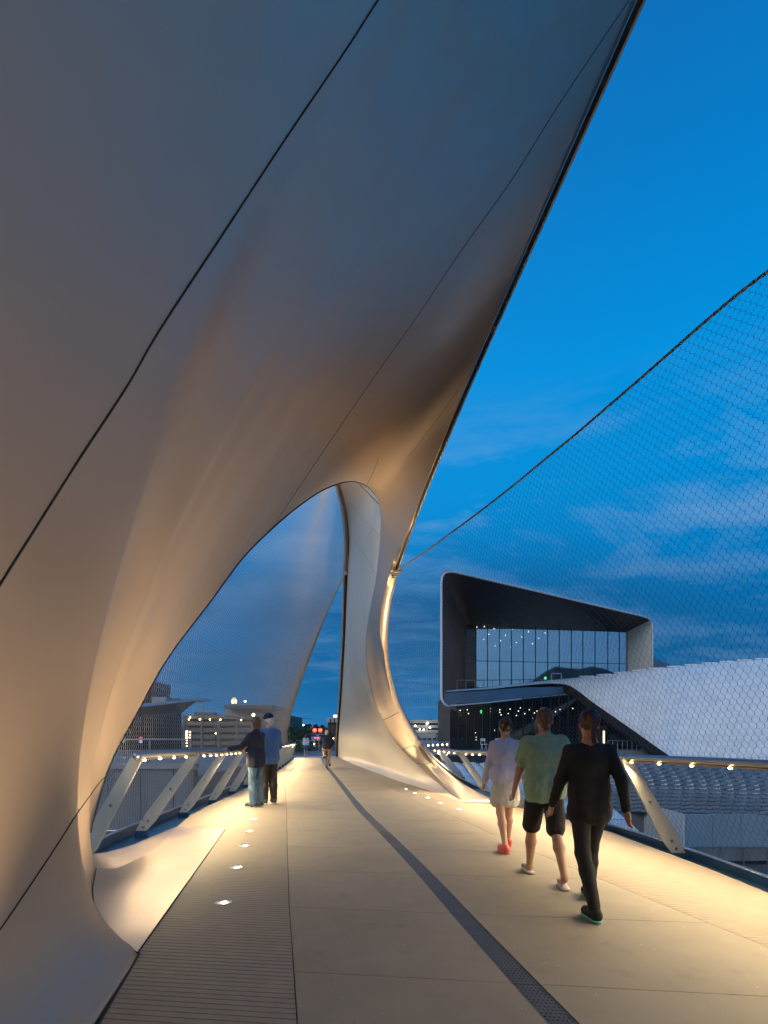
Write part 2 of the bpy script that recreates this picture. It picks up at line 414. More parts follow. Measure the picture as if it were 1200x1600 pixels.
def strip_block(fL, fR, Ya, Yb, z=0.0, th=.03, offL=0.0, offR=0.0, n=1):
    mb = M(); a = Ya; 
    q = [(xsol(fL, Ya, offL), Ya), (xsol(fR, Ya, offR), Ya), (xsol(fR, Yb, offR), Yb), (xsol(fL, Yb, offL), Yb)]
    if q[1][0] - q[0][0] < .03 and q[2][0] - q[3][0] < .03: return None
    top = [Vector(pt(x, yat(y0, x), z)) for x, y0 in q]
    mb.slab(top, (0, 0, -th)); return mb
PP = 1.245; k0 = 4.68 - 16 * PP
for i in range(46):
    Ya = k0 + i * PP + GAP; Yb = k0 + (i + 1) * PP - GAP
    if Ya > 40.4: break
    Yb = min(Yb, 41)
    mb = strip_block(J1, DR, Ya, Yb, offL=GAP, offR=-DW - GAP)
    if mb: dpart(mb, 'deck_panel', deckm)
    mb = strip_block(DR, J2, Ya, Yb, offL=DW + GAP, offR=-GAP)
    if mb: dpart(mb, 'deck_panel', deckm)
    mb = strip_block(DR, DR, Ya, Yb, z=-.003, offL=-DW, offR=DW)
    if Ya > 8 and mb: dpart(mb, 'drain_grate', drainm)
    elif mb:     # grate with cross bars and slots
        mb = M(); nb = 34
        for s in (-1, -.66, -.33, 0, .33, .66, 1):
            p0 = DR(yat(Ya, DR(Ya))); 
            xa = xsol(DR, Ya) + s * (DW - .006); xb = xsol(DR, Yb) + s * (DW - .006)
            a = Vector(pt(xa, yat(Ya, xa), -.004)); c = Vector(pt(xb, yat(Yb, xb), -.004))
            wv = Vector((.0075 if abs(s) < 1 else .006, 0, 0)); mb.slab([a - wv, a + wv, c + wv, c - wv], (0, 0, -.012))
        for j in range(nb):
            yy = Ya + (Yb - Ya) * (j + .5) / nb; xc = xsol(DR, yy)
            a = Vector(pt(xc - DW, yat(yy, xc - DW), -.0045)); c = Vector(pt(xc + DW, yat(yy, xc + DW), -.0045))
            wv = Vector((0, .0125, 0)); mb.slab([a - wv, c - wv, c + wv, a + wv], (0, 0, -.01))
        dpart(mb, 'drain_grate', drainm)
pit = .054
slots = M(); cnt = 0
for side in (0, 1):
    Y0 = 1.2
    fL, fR = (left_edge, J1) if side == 0 else (J2, right_edge)
    while Y0 < 24:
        mb = strip_block(fL, fR, Y0 + .0035, Y0 + pit - .0035, th=.012, offL=(.004 if side == 0 else GAP), offR=(-GAP if side == 0 else -.004))
        if mb:
            if 2.3 < Y0 < 9.6: dpart(mb, 'deck_slat', slatm); cnt += 1
            else: slots.add(mb.v, mb.f)
        Y0 += pit
dpart(slots, 'deck_slats', slatm, kind='stuff')
for fL, fR, Ya, Yb, oL, oR in ((left_edge, J1, -15, 1.19, .004, -GAP), (J2, right_edge, -15, 1.19, GAP, -.004)):
    mb = M(); n = 12
    for i in range(n):
        s = strip_block(fL, fR, Ya + (Yb - Ya) * i / n, Ya + (Yb - Ya) * (i + 1) / n, offL=oL, offR=oR); mb.add(s.v, s.f)
    dpart(mb, 'deck_panel', slatm)
for fL, fR, oL, oR in ((left_edge, J1, .004, -GAP), (J2, right_edge, GAP, -.004)):
    mb = M(); n = 14
    for i in range(n):
        s = strip_block(fL, fR, 24 + 16.6 * i / n, 24 + 16.6 * (i + 1) / n, offL=oL, offR=oR)
        if s: mb.add(s.v, s.f)
    dpart(mb, 'deck_panel', slatm)
# sub-deck slab
rows = []
yy = -15
while yy <= 40.7:
    rows.append([pt(left_edge(yy) - (.0 if yy > LBY else .05), yy, -.02), pt(right_edge(yy) + .0, yy, -.02)]); yy += .25
m = M(); v, f = grid_mesh(rows); m.add(v, f)
v, f = grid_mesh([[(a[0] , a[1], a[2] - .5), (c[0], c[1], c[2] - .5)] for a, c in rows]); m.add(v, f)
dpart(m, 'sub_deck', subm)

# ------------------------------------------------------------------ shell A (near) and leg
PA = lambda *a: P(*a)
keys = [  # lower/opening edge, outer edge
    (Vector((.3, -14.5, 0)), Vector((4.2, -14, .1)), 'w0'),  # unseen vault behind the camera, added to block light from the sky
    (Vector((.1, -11, 0)), Vector((4.5, -10.5, 1.8)), 'w0'),
    (Vector((-.3, -6, 0)), Vector((4.5, -6.5, 5.0)), 'w1'),
    (Vector((-.6, -3, 0)), Vector((3.9, -3.2, 7.6)), 'w'),
    (Vector((-.92, 0, 0)), Vector((3.25, -.6, 8.8)), 'w'),
    (G(150, 1600), Vector((2.95, 1.7, 9.15)), 'w'),
    (G(215, 1490), Vector((2.92, 2.8, 9.18)), 'w'),
    (P(165, 1450, 3.95), Vector((2.88, 3.4, 9.15)), 'w'),
    (P(145, 1400, 4.4), Vector((2.84, 3.9, 9.12)), 'w2'),
    (P(150, 1357, 4.9), Vector((2.8, 4.4, 9.08)), 'w2'),
    (P(139, 1311, 5.05), Vector((2.75, 4.75, 9.03)), 'o'),
    (P(147, 1270, 5.2), Vector((2.71, 5.05, 8.98)), 'o'),
    (P(172, 1192, 5.6), Vector((2.64, 5.4, 8.9)), 'o'),
    (P(210, 1120, 6.2), P(995, 0, 5.8), 'o'),
    (P(260, 1030, 7.1), P(950, 103, 6.25), 'o'),
    (P(330, 937, 8.3), P(900, 213, 6.85), 'o'),
    (P(380, 870, 9.3), P(867, 287, 7.35), 'o'),
    (P(425, 825, 10.2), P(840, 355, 7.8), 'o'),
    (P(460, 795, 10.9), P(817, 400, 8.2), 'o'),
    (P(500, 767, 11.8), P(795, 450, 8.6), 'o'),
    (P(530, 754.5, 12.5), P(772, 500, 9.1), 'o'),
    (P(550, 751, 12.95), P(747, 560, 9.65), 'o'),
    (P(572, 757.5, 13.4), P(725, 612, 10.2), 'o'),
    (P(585, 770, 13.7), P(705, 660, 10.7), 'o'),
    (P(592.5, 783, 13.9), P(688, 700, 11.2), 'o'),
    (P(594.7, 797, 14.1), P(678, 727, 11.5), 'o'),
    (P(594.7, 822, 14.5), P(660, 770, 12.1), 'o'),
    (P(593.7, 847, 14.9), P(644, 812, 12.7), 'o'),
    (P(587.5, 902, 15.7), P(617, 890, 13.9), 'o'),
    (P(579, 948, 16.3), P(602, 940, 14.6), 'o'),
    (P(573, 982, 16.6), P(597, 980, 14.95), 'o'),
    (P(571, 1010, 16.8), P(597, 1010, 15.1), 'o'),
    (P(572.5, 1040, 16.9), P(600, 1037, 15.2), 'o'),
    (P(577.5, 1067, 17), P(605, 1065, 15.3), 'o'),
    (P(585, 1097, 17), P(613, 1090, 15.4), 'o'),
    (P(598, 1125, 17), P(625, 1116, 15.4), 'o'),
    (P(613, 1152, 16.9), P(640, 1142, 15.4), 'o'),
    (P(633, 1177, 16.7), P(659, 1172, 15.2), 'o'),
    (P(655, 1198, 16.2), P(680, 1193.5, 15), 'o'),
    (P(675, 1216, 15.4), P(703, 1212, 14.6), 'o'),
    (P(698, 1235.5, 13.9), P(735, 1232, 13.6), 'o'),
    (G(723, 1253), P(775, 1251, 12.12), 'o'),
]
L_ = [k[0] for k in keys]; U_ = [k[1] for k in keys]; A_ = []; B_ = []
for L, U, kd in keys:
    d = U - L; ln = d.length
    if kd == 'w': a = Vector((-1.7, 0, .6)); b_ = Vector((-2.5, 0.3, -1.9))
    elif kd == 'w1': a = Vector((-2.0, 0, 2.5)); b_ = Vector((-.8, 0, 2.6))
    elif kd == 'w0': a = Vector((-1.6, 0, 5.0)); b_ = Vector((.9, 0, 5.0))
    elif kd == 'w2': a = Vector((-1.3, 0, 1.0)); b_ = Vector((-2.8, 0.25, -1.9))
    else:
        bl = max(0, min(1, (ln - 1.2) / 6))
        a = d * .33 + Vector((-.22, 0, .04)) * ln * .45 * bl
        b_ = -d * .33 + Vector((-.14, 0, .02)) * ln * .5 * bl
    A_.append(a); B_.append(b_)
par = [0]
for i in range(1, len(keys)): par.append(par[-1] + math.sqrt((L_[i] - L_[i-1]).length * .5 + (U_[i] - U_[i-1]).length * .5) + 1e-3)
NU = 260; tt = np.linspace(0, par[-1], NU)
Lc = cr(L_, tt, par); Uc = cr(U_, tt, par); Ac = cr(A_, tt, par); Bc = cr(B_, tt, par)
# soften the change of handles along the run
def smooth(a, n):
    for _ in range(n): a[1:-1] = (a[:-2] + 2 * a[1:-1] + a[2:]) / 4
    return a
Ac = smooth(Ac, 260); Bc = smooth(Bc, 260)
# fair the two edges: smooth their depth, keep the line they draw against the sky and the opening
Us = smooth(Uc.copy(), 220)
edge2 = sorted([(0, 995), (127, 940), (213, 900), (287, 867), (397, 822), (400, 817), (500, 772), (560, 747), (612, 725), (700, 688), (747, 670), (803, 647), (850, 630), (890, 617)])
ey = np.array([p[0] for p in edge2], float); ex = np.array([p[1] for p in edge2], float)
cf = np.polyfit(ey, ex, 4)
leg0 = int(np.argmin(np.abs(tt - par[28])))
for i in range(NU):
    y_ = Us[i][1]
    if y_ > 3.5 and i < leg0:
        py = HY - (Us[i][2] - CAMH) / y_ * FPX
        px = np.polyval(cf, py) if py > 0 else np.polyval(cf, 0) + (np.polyval(np.polyder(cf), 0)) * py
        w_ = min(1, (y_ - 3.5) / 1.2); xn = (px - CX) / FPX * y_
        Us[i][0] = Us[i][0] * (1 - w_) + xn * w_
    k_ = min(1, max(0, (leg0 - i) / 14.0)); k_ = k_ * k_ * (3 - 2 * k_)
    Us[i] = Us[i] * k_ + Uc[i] * (1 - k_)
Uc = Us
i0 = int(np.argmin(np.abs(tt - par[9]))); lg = np.log(Lc[i0:, 1]); lg0 = lg.copy(); lg = smooth(lg, 60)
for n_, i in enumerate(range(i0, NU)):
    k_ = math.exp(lg[n_] - lg0[n_]); Lc[i] = np.array([0, 0, CAMH]) + (Lc[i] - np.array([0, 0, CAMH])) * k_
NV = 72
rows = []
for i in range(NU):
    row = []
    p0, p1, p2, p3 = Lc[i], Lc[i] + Ac[i], Uc[i] + Bc[i], Uc[i]
    for j in range(NV + 1):
        s = j / NV
        row.append(tuple((1-s)**3*p0 + 3*(1-s)**2*s*p1 + 3*(1-s)*s*s*p2 + s**3*p3))
    rows.append(row)
Gd = np.array(rows); G0 = Gd.copy()
for _ in range(260):       # draw the skin taut between its edges
    Gd[1:-1, 1:-1] = (Gd[:-2, 1:-1] + Gd[2:, 1:-1] + Gd[1:-1, :-2] + Gd[1:-1, 2:]) / 4
def sst(x): x = np.clip(x, 0, 1); return x * x * (3 - 2 * x)
wu = sst((tt - par[12]) / (par[20] - par[12]))[:, None]; wv_ = sst((np.linspace(0, 1, NV + 1) - .30) / .5)[None]
wg = (1 - (1 - wu) * (1 - wv_))[..., None]
Gd = G0 * (1 - wg) + Gd * wg
rows = [[tuple(p) for p in r] for r in Gd]
shell = thing('steel_shell', 'huge curved beige steel shell arching from the left deck edge over to a slim leg', 'bridge shell', (0, 12, 0))
MPS = Matrix.Translation((0, -12, 0))
def spart(mb, name, mt, par=None, **kw):
    o = mb.build(name, mt, par or shell, **kw); o.matrix_parent_inverse = MPS if par is None else Matrix.Identity(4); return o
m = M(); v, f = grid_mesh(rows); m.add(v, f)
bvhA = BVHTree.FromPolygons([Vector(q) for q in v], f)
A_obj = spart(m, 'arch_skin', shellm, smooth=True)
md = A_obj.modifiers.new('thickness', 'SOLIDIFY'); md.thickness = .10; md.offset = 1.0
SHELL_ROWS = rows
# ------------------------------------------------------------------ inner face of the leg (B)
E_ = [G(528, 1183), P(529, 1150, 37), P(533, 1100, 35), P(536, 1050, 32.5), P(539, 1000, 29.5), P(541, 950, 27), P(543, 893, 24.5), P(545, 850, 22.5), P(541.5, 800, 20), P(533, 762, 18), P(522, 728, 16.6)]
iF = [q_ + 2 for q_ in (39, 38, 37, 36, 35, 34, 33, 32, 31, 30, 29, 28, 27, 26, 25, 24)]
def Lnear(i): return Vector(Lc[int(np.argmin(np.abs(tt - par[i])))])
F_ = [Lnear(i) for i in iF] + [P(597, 790, 15.1), P(600, 745, 15.6)]
nB = 90
# put both along their own arc length, matched by height fraction
def arc(pts, n):
    c = cr(pts, 400); d = np.concatenate([[0], np.cumsum(np.linalg.norm(np.diff(c, axis=0), axis=1))]); s = np.linspace(0, 1, n) ** 1.15 * d[-1]
    return np.stack([np.interp(s, d, c[:, k]) for k in range(3)], 1)
Ec = arc(E_, nB); Fc = arc(F_, nB)
bb = cr([tuple(p) for p in BASE_B], 60)
db = np.concatenate([[0], np.cumsum(np.linalg.norm(np.diff(bb, axis=0), axis=1))]); db /= db[-1]
rows = []; nW = 40
for i in range(nB):
    row = []; e, f_ = Ec[i], Fc[i]
    for j in range(nW + 1):
        s = j / nW
        p = e * (1 - s) + f_ * s
        basept = np.array([np.interp(s, db, bb[:, k]) for k in range(3)])
        lin0 = Ec[0] * (1 - s) + Fc[0] * s
        w_ = math.exp(-max(0, i) / 4.0)
        p = p + (basept - lin0) * w_
        # concave fillet at the deck and gentle hollow of the face
        h = max(0.0, p[2] - dz_deck(p[1]))
        edge = (1 - s) ** .5 * (1 if s < .75 else max(0, (1 - s) / .25))
        off = .42 * (1 - math.exp(-h / .22)) * edge
        off += -.35 * math.sin(math.pi * s) * math.sin(math.pi * min(1, i / nB))
        p = p + np.array([.98, .18, 0]) * off * (1 - math.exp(-h / .3) * 0)
        row.append(tuple(p))
    rows.append(row)
# keep left edge where it is
for i in range(nB):
    row = rows[i]; d = Ec[i] - np.array(row[0]); d[2] = 0
    rows[i] = [tuple(np.array(p) + d * (1 - j / nW) ** 3) for j, p in enumerate(row)]
m = M(); v, f = grid_mesh([list(reversed(r)) for r in rows]); m.add(v, f)
bvhB = BVHTree.FromPolygons([Vector(q) for q in v], f)
B_obj = spart(m, 'leg_face', shell_inner, smooth=True)
# trims at far-left edge of the face
def ribbon(pts, w0, w1, dirv, th, dirn=None):
    """flat bar along pts, between offsets w0..w1 in direction dirv"""
    mb = M(); dv = [Vector(dirv) if not callable(dirv) else dirv(i) for i in range(len(pts))]
    vs = []; 
    for i, p in enumerate(pts):
        p = Vector(p); a = w0(i) if callable(w0) else w0; c = w1(i) if callable(w1) else w1
        n = Vector((0, 1, 0)) if dirn is None else Vector(dirn)
        vs += [p + dv[i] * a, p + dv[i] * c, p + dv[i] * c + n * th, p + dv[i] * a + n * th]
    fs = []
    for i in range(len(pts) - 1):
        a = i * 4
        for k in range(4): fs.append((a + k, a + (k + 1) % 4, a + 4 + (k + 1) % 4, a + 4 + k))
    fs += [(3, 2, 1, 0), tuple(len(vs) - 4 + k for k in range(4))]
    mb.add(vs, fs); return mb
Et = Ec
spart(ribbon(Et, .002, -.12, (1, 0, 0), .06), 'edge_gap', gapm)
spart(ribbon(Et, -.122, -.19, (1, 0, 0), .05), 'edge_rim', rimm)
# ------------------------------------------------------------------ foot panel near the camera (left)
def coons(c0, c1, d0, d1, nu, nv, hollow=0.0):
    """c0,c1 run in u (v=0,1); d0,d1 run in v (u=0,1)"""
    C0 = cr(c0, nu); C1 = cr(c1, nu); D0 = cr(d0, nv); D1 = cr(d1, nv); out = []
    for j in range(nv):
        v_ = j / (nv - 1); row = []
        for i in range(nu):
            u = i / (nu - 1)
            p = (1-v_)*C0[i] + v_*C1[i] + (1-u)*D0[j] + u*D1[j] - ((1-u)*(1-v_)*C0[0] + u*(1-v_)*C0[-1] + (1-u)*v_*C1[0] + u*v_*C1[-1])
            p = p - np.array([0, 0, hollow]) * math.sin(math.pi * v_) * math.sin(math.pi * u) ** .7
            row.append(tuple(p))
        out.append(row)
    return out
ridge_ = [P(150, 1357, 4.9), P(179, 1356.5, 5.3), P(206, 1346, 5.85), P(228, 1335, 6.45), P(250, 1320, 7.15), Gz(276, 1292.5, .02)]
deckln = [G(215, 1490), G(265, 1419), G(310, 1356), G(352, 1296)]
arcl = [P(150, 1357, 4.9), P(145, 1400, 4.4), P(165, 1450, 3.95), G(215, 1490)]
farl = [Gz(276, 1292.5, .02), Gz(315, 1294, .015), G(352, 1296)]
for p in deckln: p.z += .004
farl[-1].z += .004
rows = coons(ridge_, deckln, arcl, farl, 50, 30, hollow=.05)
m = M(); v, f = grid_mesh([list(reversed(r)) for r in rows]); m.add(v, f)
spart(m, 'foot_panel', shellm, smooth=True)
lipo = [P(141, 1334, 5.2), Gz(170, 1331, -.02), Gz(206, 1321, -.06), Gz(236, 1308, -.05), Gz(276, 1291.5, -.0)]
C0 = cr(ridge_, 50); C1 = cr(lipo, 50); rows = []
for j in range(14):
    s = j / 13; rows.append([tuple(C0[i] * (1 - s) + C1[i] * s + np.array([-.03, 0, .05]) * math.sin(math.pi * s) * min(1, (1 - i / 49) * 3)) for i in range(50)])
m = M(); v, f = grid_mesh(rows); m.add(v, f); spart(m, 'foot_lip', shellm, smooth=True)
m = M(); m.tube(cr([p + Vector((0.004, -.004, .004)) for p in arcl], 40), .0035, 6); spart(m, 'joint', seamm)
m = M(); m.tube(cr([p + Vector((0.0, 0, .002)) for p in deckln], 20), .005, 6); spart(m, 'joint', seamm)
m = M(); m.tube([p + Vector((0.012, 0, .0)) for p in (G(60, 1735), G(150, 1600), G(215, 1490))], .008, 6); spart(m, 'joint', seamm)

# ------------------------------------------------------------------ outer edge trims and right kerb channel
Oe = [Vector((x, y, dz_deck(y) - .0)) for x, y in RK[:-1]]
iL = list(range(39, 10, -1))
Oe_up = [Vector(Uc[i]) for i in list(range(NU - 1, 0, -6)) + [0]]
allO = Oe + Oe_up
nO = 420
d = [0]
for i in range(1, len(allO)): d.append(d[-1] + math.sqrt((allO[i] - allO[i - 1]).length) + 1e-4)
Oc = cr(allO, nO, d); dO = np.linspace(0, d[-1], nO)
dleg = d[len(Oe)]
dnode = d[len(Oe) + int(np.argmin([abs((p.z - CAMH) / p.y * FPX - (HY - 892)) + (50 if p.y < 12 else 0) for p in Oe_up]))]
def wid(i, k=1.0):
    s = dO[i]
    if s < dleg: return .34
    return .075 + (.34 - .075) * math.exp(-(s - dleg) / 1.7)
def odir(i):
    s = dO[i]; r_ = min(1, max(0, (s - dleg) / 1.5)); v_ = Vector((1, 0, .0)).lerp(Vector((.985, -.05, .17)), r_); return v_.normalized()
def nrm(i): return None
O_v = [Vector(p) for p in Oc]
kerb = thing('kerb_channel', 'dark blue-grey steel channel, tinted with sky blue, along the right deck edge, curving up the leg of the shell', 'kerb channel', (3.4, 5, 0))
kI = Matrix.Translation((-3.4, -5, 0))
def kpart(mb, name, mt, **kw):
    o = mb.build(name, mt, kerb, **kw); o.matrix_parent_inverse = kI; return o
n_leg = int(np.searchsorted(dO, dnode))
depth = lambda i: .10 if dO[i] < dleg else .10 * math.exp(-(dO[i] - dleg)) + .012
# floor of channel
vs = []; 
for i in range(nO):
    p = O_v[i]; dv = odir(i); w_ = wid(i); dn = Vector((0, 0, -1)) if dO[i] < dleg else Vector((0, .9, -.3)).normalized()
    dd = depth(i)
    vs += [p + dv * .003, p + dv * .003 + dn * dd, p + dv * w_ + dn * dd, p + dv * w_ + dn * dd * 0]
def stripmesh(i0, i1, cols):
    fs = []
    for i in range(i0, i1 - 1):
        for k in range(cols - 1):
            a = i * cols + k; fs.append((a, a + 1, a + cols + 1, a + cols))
    return fs
iq = int(np.searchsorted(dO, dleg + 1.5))
m = M(); m.add(vs, stripmesh(0, iq, 4)); kpart(m, 'channel', bluem)
m = M(); m.add(vs, stripmesh(iq - 1, nO, 4)); spart(m, 'edge_gap', gapm)
m = M(); m.tube([O_v[i] + odir(i) * (wid(i) + .012) + Vector((0, 0, .004)) for i in range(0, n_leg, 2)], [.022 - .008 * (i / n_leg) for i in range(0, n_leg, 2)], 6); kpart(m, 'rim_tube', silverm, smooth=True)
m = M(); m.tube([O_v[i] + odir(i) * (wid(i) + .055) + Vector((0, 0, -.03)) for i in range(0, n_leg, 2)], [.018 - .006 * (i / n_leg) for i in range(0, n_leg, 2)], 6); kpart(m, 'rim_tube', silverm, smooth=True)
m = M(); m.tube([O_v[i] + odir(i) * (wid(i) + .01) for i in range(n_leg - 2, nO, 2)], .016, 6); spart(m, 'edge_rim', rimm, smooth=True)
# left kerb channel
lk = thing('kerb_channel', 'dark blue-grey steel channel, tinted with sky blue, under the left railing posts', 'kerb channel', (-3.7, 10, 0))
lI = Matrix.Translation((3.7, -10, 0))
KO = [(-3.35, 4.6), (-3.5, 5.6), (-3.68, 7.2), (-3.80, 8.5), (-3.93, 11), (-4.07, 14), (-4.28, 17), (-4.85, 24), (-5.6, 31), (-6.75, 40.6)]
kof = polyf(KO)
rows = []; Y0 = 4.6; outer = []
while Y0 < 40.6:
    xi = left_kerb_edge(Y0) if Y0 > 8.75 else np.interp(Y0, [4.6, 7.6, 8.75], [-2.7, -2.98, -3.16]); xo = kof(Y0); z = dz_deck(Y0)
    rows.append([(xo, Y0, z + .02), (xo + .02, Y0, z - .10), (xi - .004, Y0, z - .10), (xi - .004, Y0, z - .015)]); outer.append(Vector((xo, Y0, z + .03))); Y0 += .3
m = M(); v, f = grid_mesh(rows); m.add(v, f); o = m.build('channel', bluem, lk); o.matrix_parent_inverse = lI
for dxx, dzz in ((-.01, .0), (-.06, -.03)):
    m = M(); m.tube([p + Vector((dxx, 0, dzz)) for p in outer], .02, 6); o = m.build('rim_tube', silverm, lk, smooth=True); o.matrix_parent_inverse = lI

# ------------------------------------------------------------------ joints on the shell: thin strips laid on the skin
def on_shell(px, py, bvh):
    o = Vector((0, 0, CAMH)); dr = P(px, py, 10) - o; dr.normalize()
    h = bvh.ray_cast(o, dr)
    if h[0] is None: return None
    n = h[1]
    if n.dot(dr) > 0: n = -n
    return h[0], n
def joint(pts2, bvh, r=.006):
    c = cr([(a, b_, 0) for a, b_ in pts2], 60); out = []
    for q in c:
        h = on_shell(q[0], q[1], bvh)
        if h: out.append(h[0] + h[1] * .001)
    if len(out) < 3: return
    m = M(); m.tube(out, r, 5); spart(m, 'joint', seamm, smooth=True)
joint([(720, -190), (590, 0), (545, 70), (450, 210), (350, 362), (240, 530), (200, 600), (120, 722), (60, 817), (0, 912), (-90, 1060)], bvhA, .0062)
joint([(983, 0), (920, 93), (867, 173), (800, 280), (716, 398), (650, 497), (600, 567), (577, 600), (495, 720), (450, 787), (421, 832)], bvhA, .0045)
joint([(-80, 1560), (0, 1452), (86, 1325), (120, 1272), (158, 1220), (165, 1213)], bvhA, .0045)
joint([(572, 760), (582, 740), (592, 715)], bvhA, .004)
joint([(735, 583), (700, 632), (668, 675), (640, 712)], bvhA, .003)
joint([(598, 1125), (610, 1120), (625, 1112)], bvhA, .007)
joint([(627, 1172), (640, 1167), (655, 1164)], bvhA, .007)
joint([(650, 1193), (662, 1194), (678, 1192)], bvhA, .005)
joint([(562, 757), (577, 772), (595, 791)], bvhB, .012)
joint([(546, 785), (570, 812), (593, 838)], bvhB, .003)
joint([(545, 835), (565, 860), (588, 898)], bvhB, .003)
# dark lining of the opening edge
m = M(); idx = [i for i in range(NU) if par[10] < tt[i] < par[24]]
m.tube([Vector(Lc[i]) + Vector((0, .03, -.0)) for i in idx], [.005 + .015 * min(1, max(0, (Lc[i][1] - 5) / 8)) for i in idx], 6); spart(m, 'opening_gasket', mat('gasket_blue', (.02, .03, .06), rough=.5), smooth=True)
# ------------------------------------------------------------------ railings
LAMPS = 0
def spot(loc, aim, energy, angle, blend=.6, col=WARM, size=.02, parent=None, name='lamp'):
    ld = bpy.data.lights.new(name, 'SPOT'); ld.energy = energy; ld.spot_size = math.radians(angle); ld.spot_blend = blend; ld.color = col; ld.shadow_soft_size = size
    o = bpy.data.objects.new(name, ld); COL.objects.link(o); o.location = loc
    o.rotation_euler = Vector(aim).to_track_quat('-Z', 'Y').to_euler()
    if parent is not None:
        o.parent = parent; o.matrix_parent_inverse = Matrix.Translation(-parent.location)
    return o
puck_me = None
def railing(label, rail_pts, post_list, side, led_from, led_to, led_step, E):
    root = thing('handrail', label, 'railing', tuple(rail_pts[len(rail_pts) // 2])); inv = Matrix.Translation(-root.location)
    c = cr(rail_pts, 300)
    def rp(mb, nm, mt, par=root, **kw):
        o = mb.build(nm, mt, par, **kw)
        o.matrix_parent_inverse = inv if par is root else Matrix.Identity(4); return o
    m = M(); m.tube([Vector(p) for p in c[::4]], .036, 12); rp(m, 'top_rail', railm, smooth=True)
    # warm underside bar that carries the lights
    m = M()
    for sgn in (0,):
        pts_ = [Vector(p) + Vector((0, 0, -.042)) for p in c[::4]]
        m.tube(pts_, .013, 6)
    rp(m, 'light_channel', cablem, smooth=True)
    def at(Y): return Vector([np.interp(Y, c[:, 1], c[:, k]) for k in range(3)])
    for (bx, by, bz, ty) in post_list:
        top = at(ty) + Vector((0, 0, -.03)); base = Vector((bx, by, bz))
        m = M(); wb, wt, th = .094, .058, .022
        ax = (top - base).normalized(); side_v = Vector((1, 0, 0)) - ax * ax.x; side_v.normalize(); yv = Vector((0, 1, 0))
        ring = []
        n = 12; prof = [(base - side_v * wb, base + side_v * wb)]
        nseg = 6
        L_pts = []; R_pts = []
        for i in range(nseg + 1):
            s = i / nseg; cpt = base.lerp(top, s); w_ = wb + (wt - wb) * s; L_pts.append(cpt - side_v * w_); R_pts.append(cpt + side_v * w_)
        capp = []
        for k in range(1, 6):
            a = math.pi * k / 6; capp.append(top - side_v * wt * math.cos(a) * 1 + ax * wt * math.sin(a) * .9)
        # horizontal foot
        L_pts[0] = Vector((L_pts[0].x, by, bz)); R_pts[0] = Vector((R_pts[0].x, by, bz))
        outl = L_pts + capp + list(reversed(R_pts))
        m.slab([p - yv * th for p in outl], yv * th * 2)
        post = rp(m, 'post', postm)
        for s in (.045, .13, .55):
            cpt = base.lerp(top, s) - yv * (th + .004)
            if s == .55:
                b2 = M(); b2.cyl(cpt + side_v * 0, .017, .008, 8, axis='Y')
            else:
                b2 = M(); b2.cyl(cpt, .019, .008, 8, axis='Y')
            rp(b2, 'bolt', boltm, post)
        b2 = M(); b2.box((base.x, base.y, bz - .055), (.17, .07, .10)); rp(b2, 'base_block', bluem, post)
    Y0 = led_from
    while Y0 < led_to:
        p = at(Y0) + Vector((-side * .004, 0, -.050))
        m = M(); m.sphere(p + Vector((0, 0, -.006)), (.020, .020, .012), 8, 5)
        rp(m, 'led_light', ledm)
        if Y0 < 22 or int(Y0 * 2) % 2 == 0:
            spot(p + Vector((0, 0, -.024)), (-side * (.5 if Y0 < 13 else 1.1), 0, -1), E * (1 if Y0 < 13 else 1.1 if Y0 < 22 else 2.0), 150, .9, parent=root, name='led_lamp')
        Y0 += led_step
    return root
RR = [Vector((3.7, -14, 1.13)), Vector((3.9, -6, 1.13)), Vector((4.05, -2, 1.14)), Vector((3.95, 1, 1.14)), Vector((3.62, 3, 1.14)), Vector((3.27, 4.9, 1.15)), Vector((2.87, 6.9, 1.13)), Vector((2.52, 9.1, 1.09)), Vector((2.12, 11.3, 1.05)), Vector((1.77, 13.5, 1.01)), Vector((1.46, 15.5, 1.02)), Vector((1.30, 16.4, 1.02))]
rpost = []
for ty in (-13, -10.9, -8.8, -5.8, -3.7, -1.6, .5, 2.6, 4.75, 6.85, 9.05, 11.25):
    bx = right_kerb(ty) + (.16 if ty < 8 else .13); rpost.append((bx, ty + .05, dz_deck(ty) - .01, ty))
b1 = P(762, 1241, 13.35); rpost.append((b1.x + .02, b1.y, b1.z, 13.45))
b2_ = P(721, 1214, 15.3); rpost.append((b2_.x, b2_.y, b2_.z, 15.5))
railing('steel handrail with warm LED dots on slanted plates, right side', RR, rpost, 1, -11.5, 16.2, .48, 64)
LR = [Vector((-2.7, 6.26, 1.17)), Vector((-2.71, 6.6, 1.17)), Vector((-2.75, 8.4, 1.14)), Vector((-2.93, 10.5, 1.09)), Vector((-3.1, 12.6, 1.06)), Vector((-3.42, 16.6, 1.02)), Vector((-4.25, 25, .96)), Vector((-5.05, 32, .90)), Vector((-5.84, 38, .83)), Vector((-6.2, 40.4, .82))]
lpost = []
Y0 = 6.3
while Y0 < 39:
    lpost.append((kof(Y0) + .24, Y0 + .03, dz_deck(Y0) - .0, Y0)); Y0 += 2.1
railing('steel handrail with warm LED dots on pale slanted plates, left side', LR, lpost, -1, 6.5, 39.5, .48, 70)

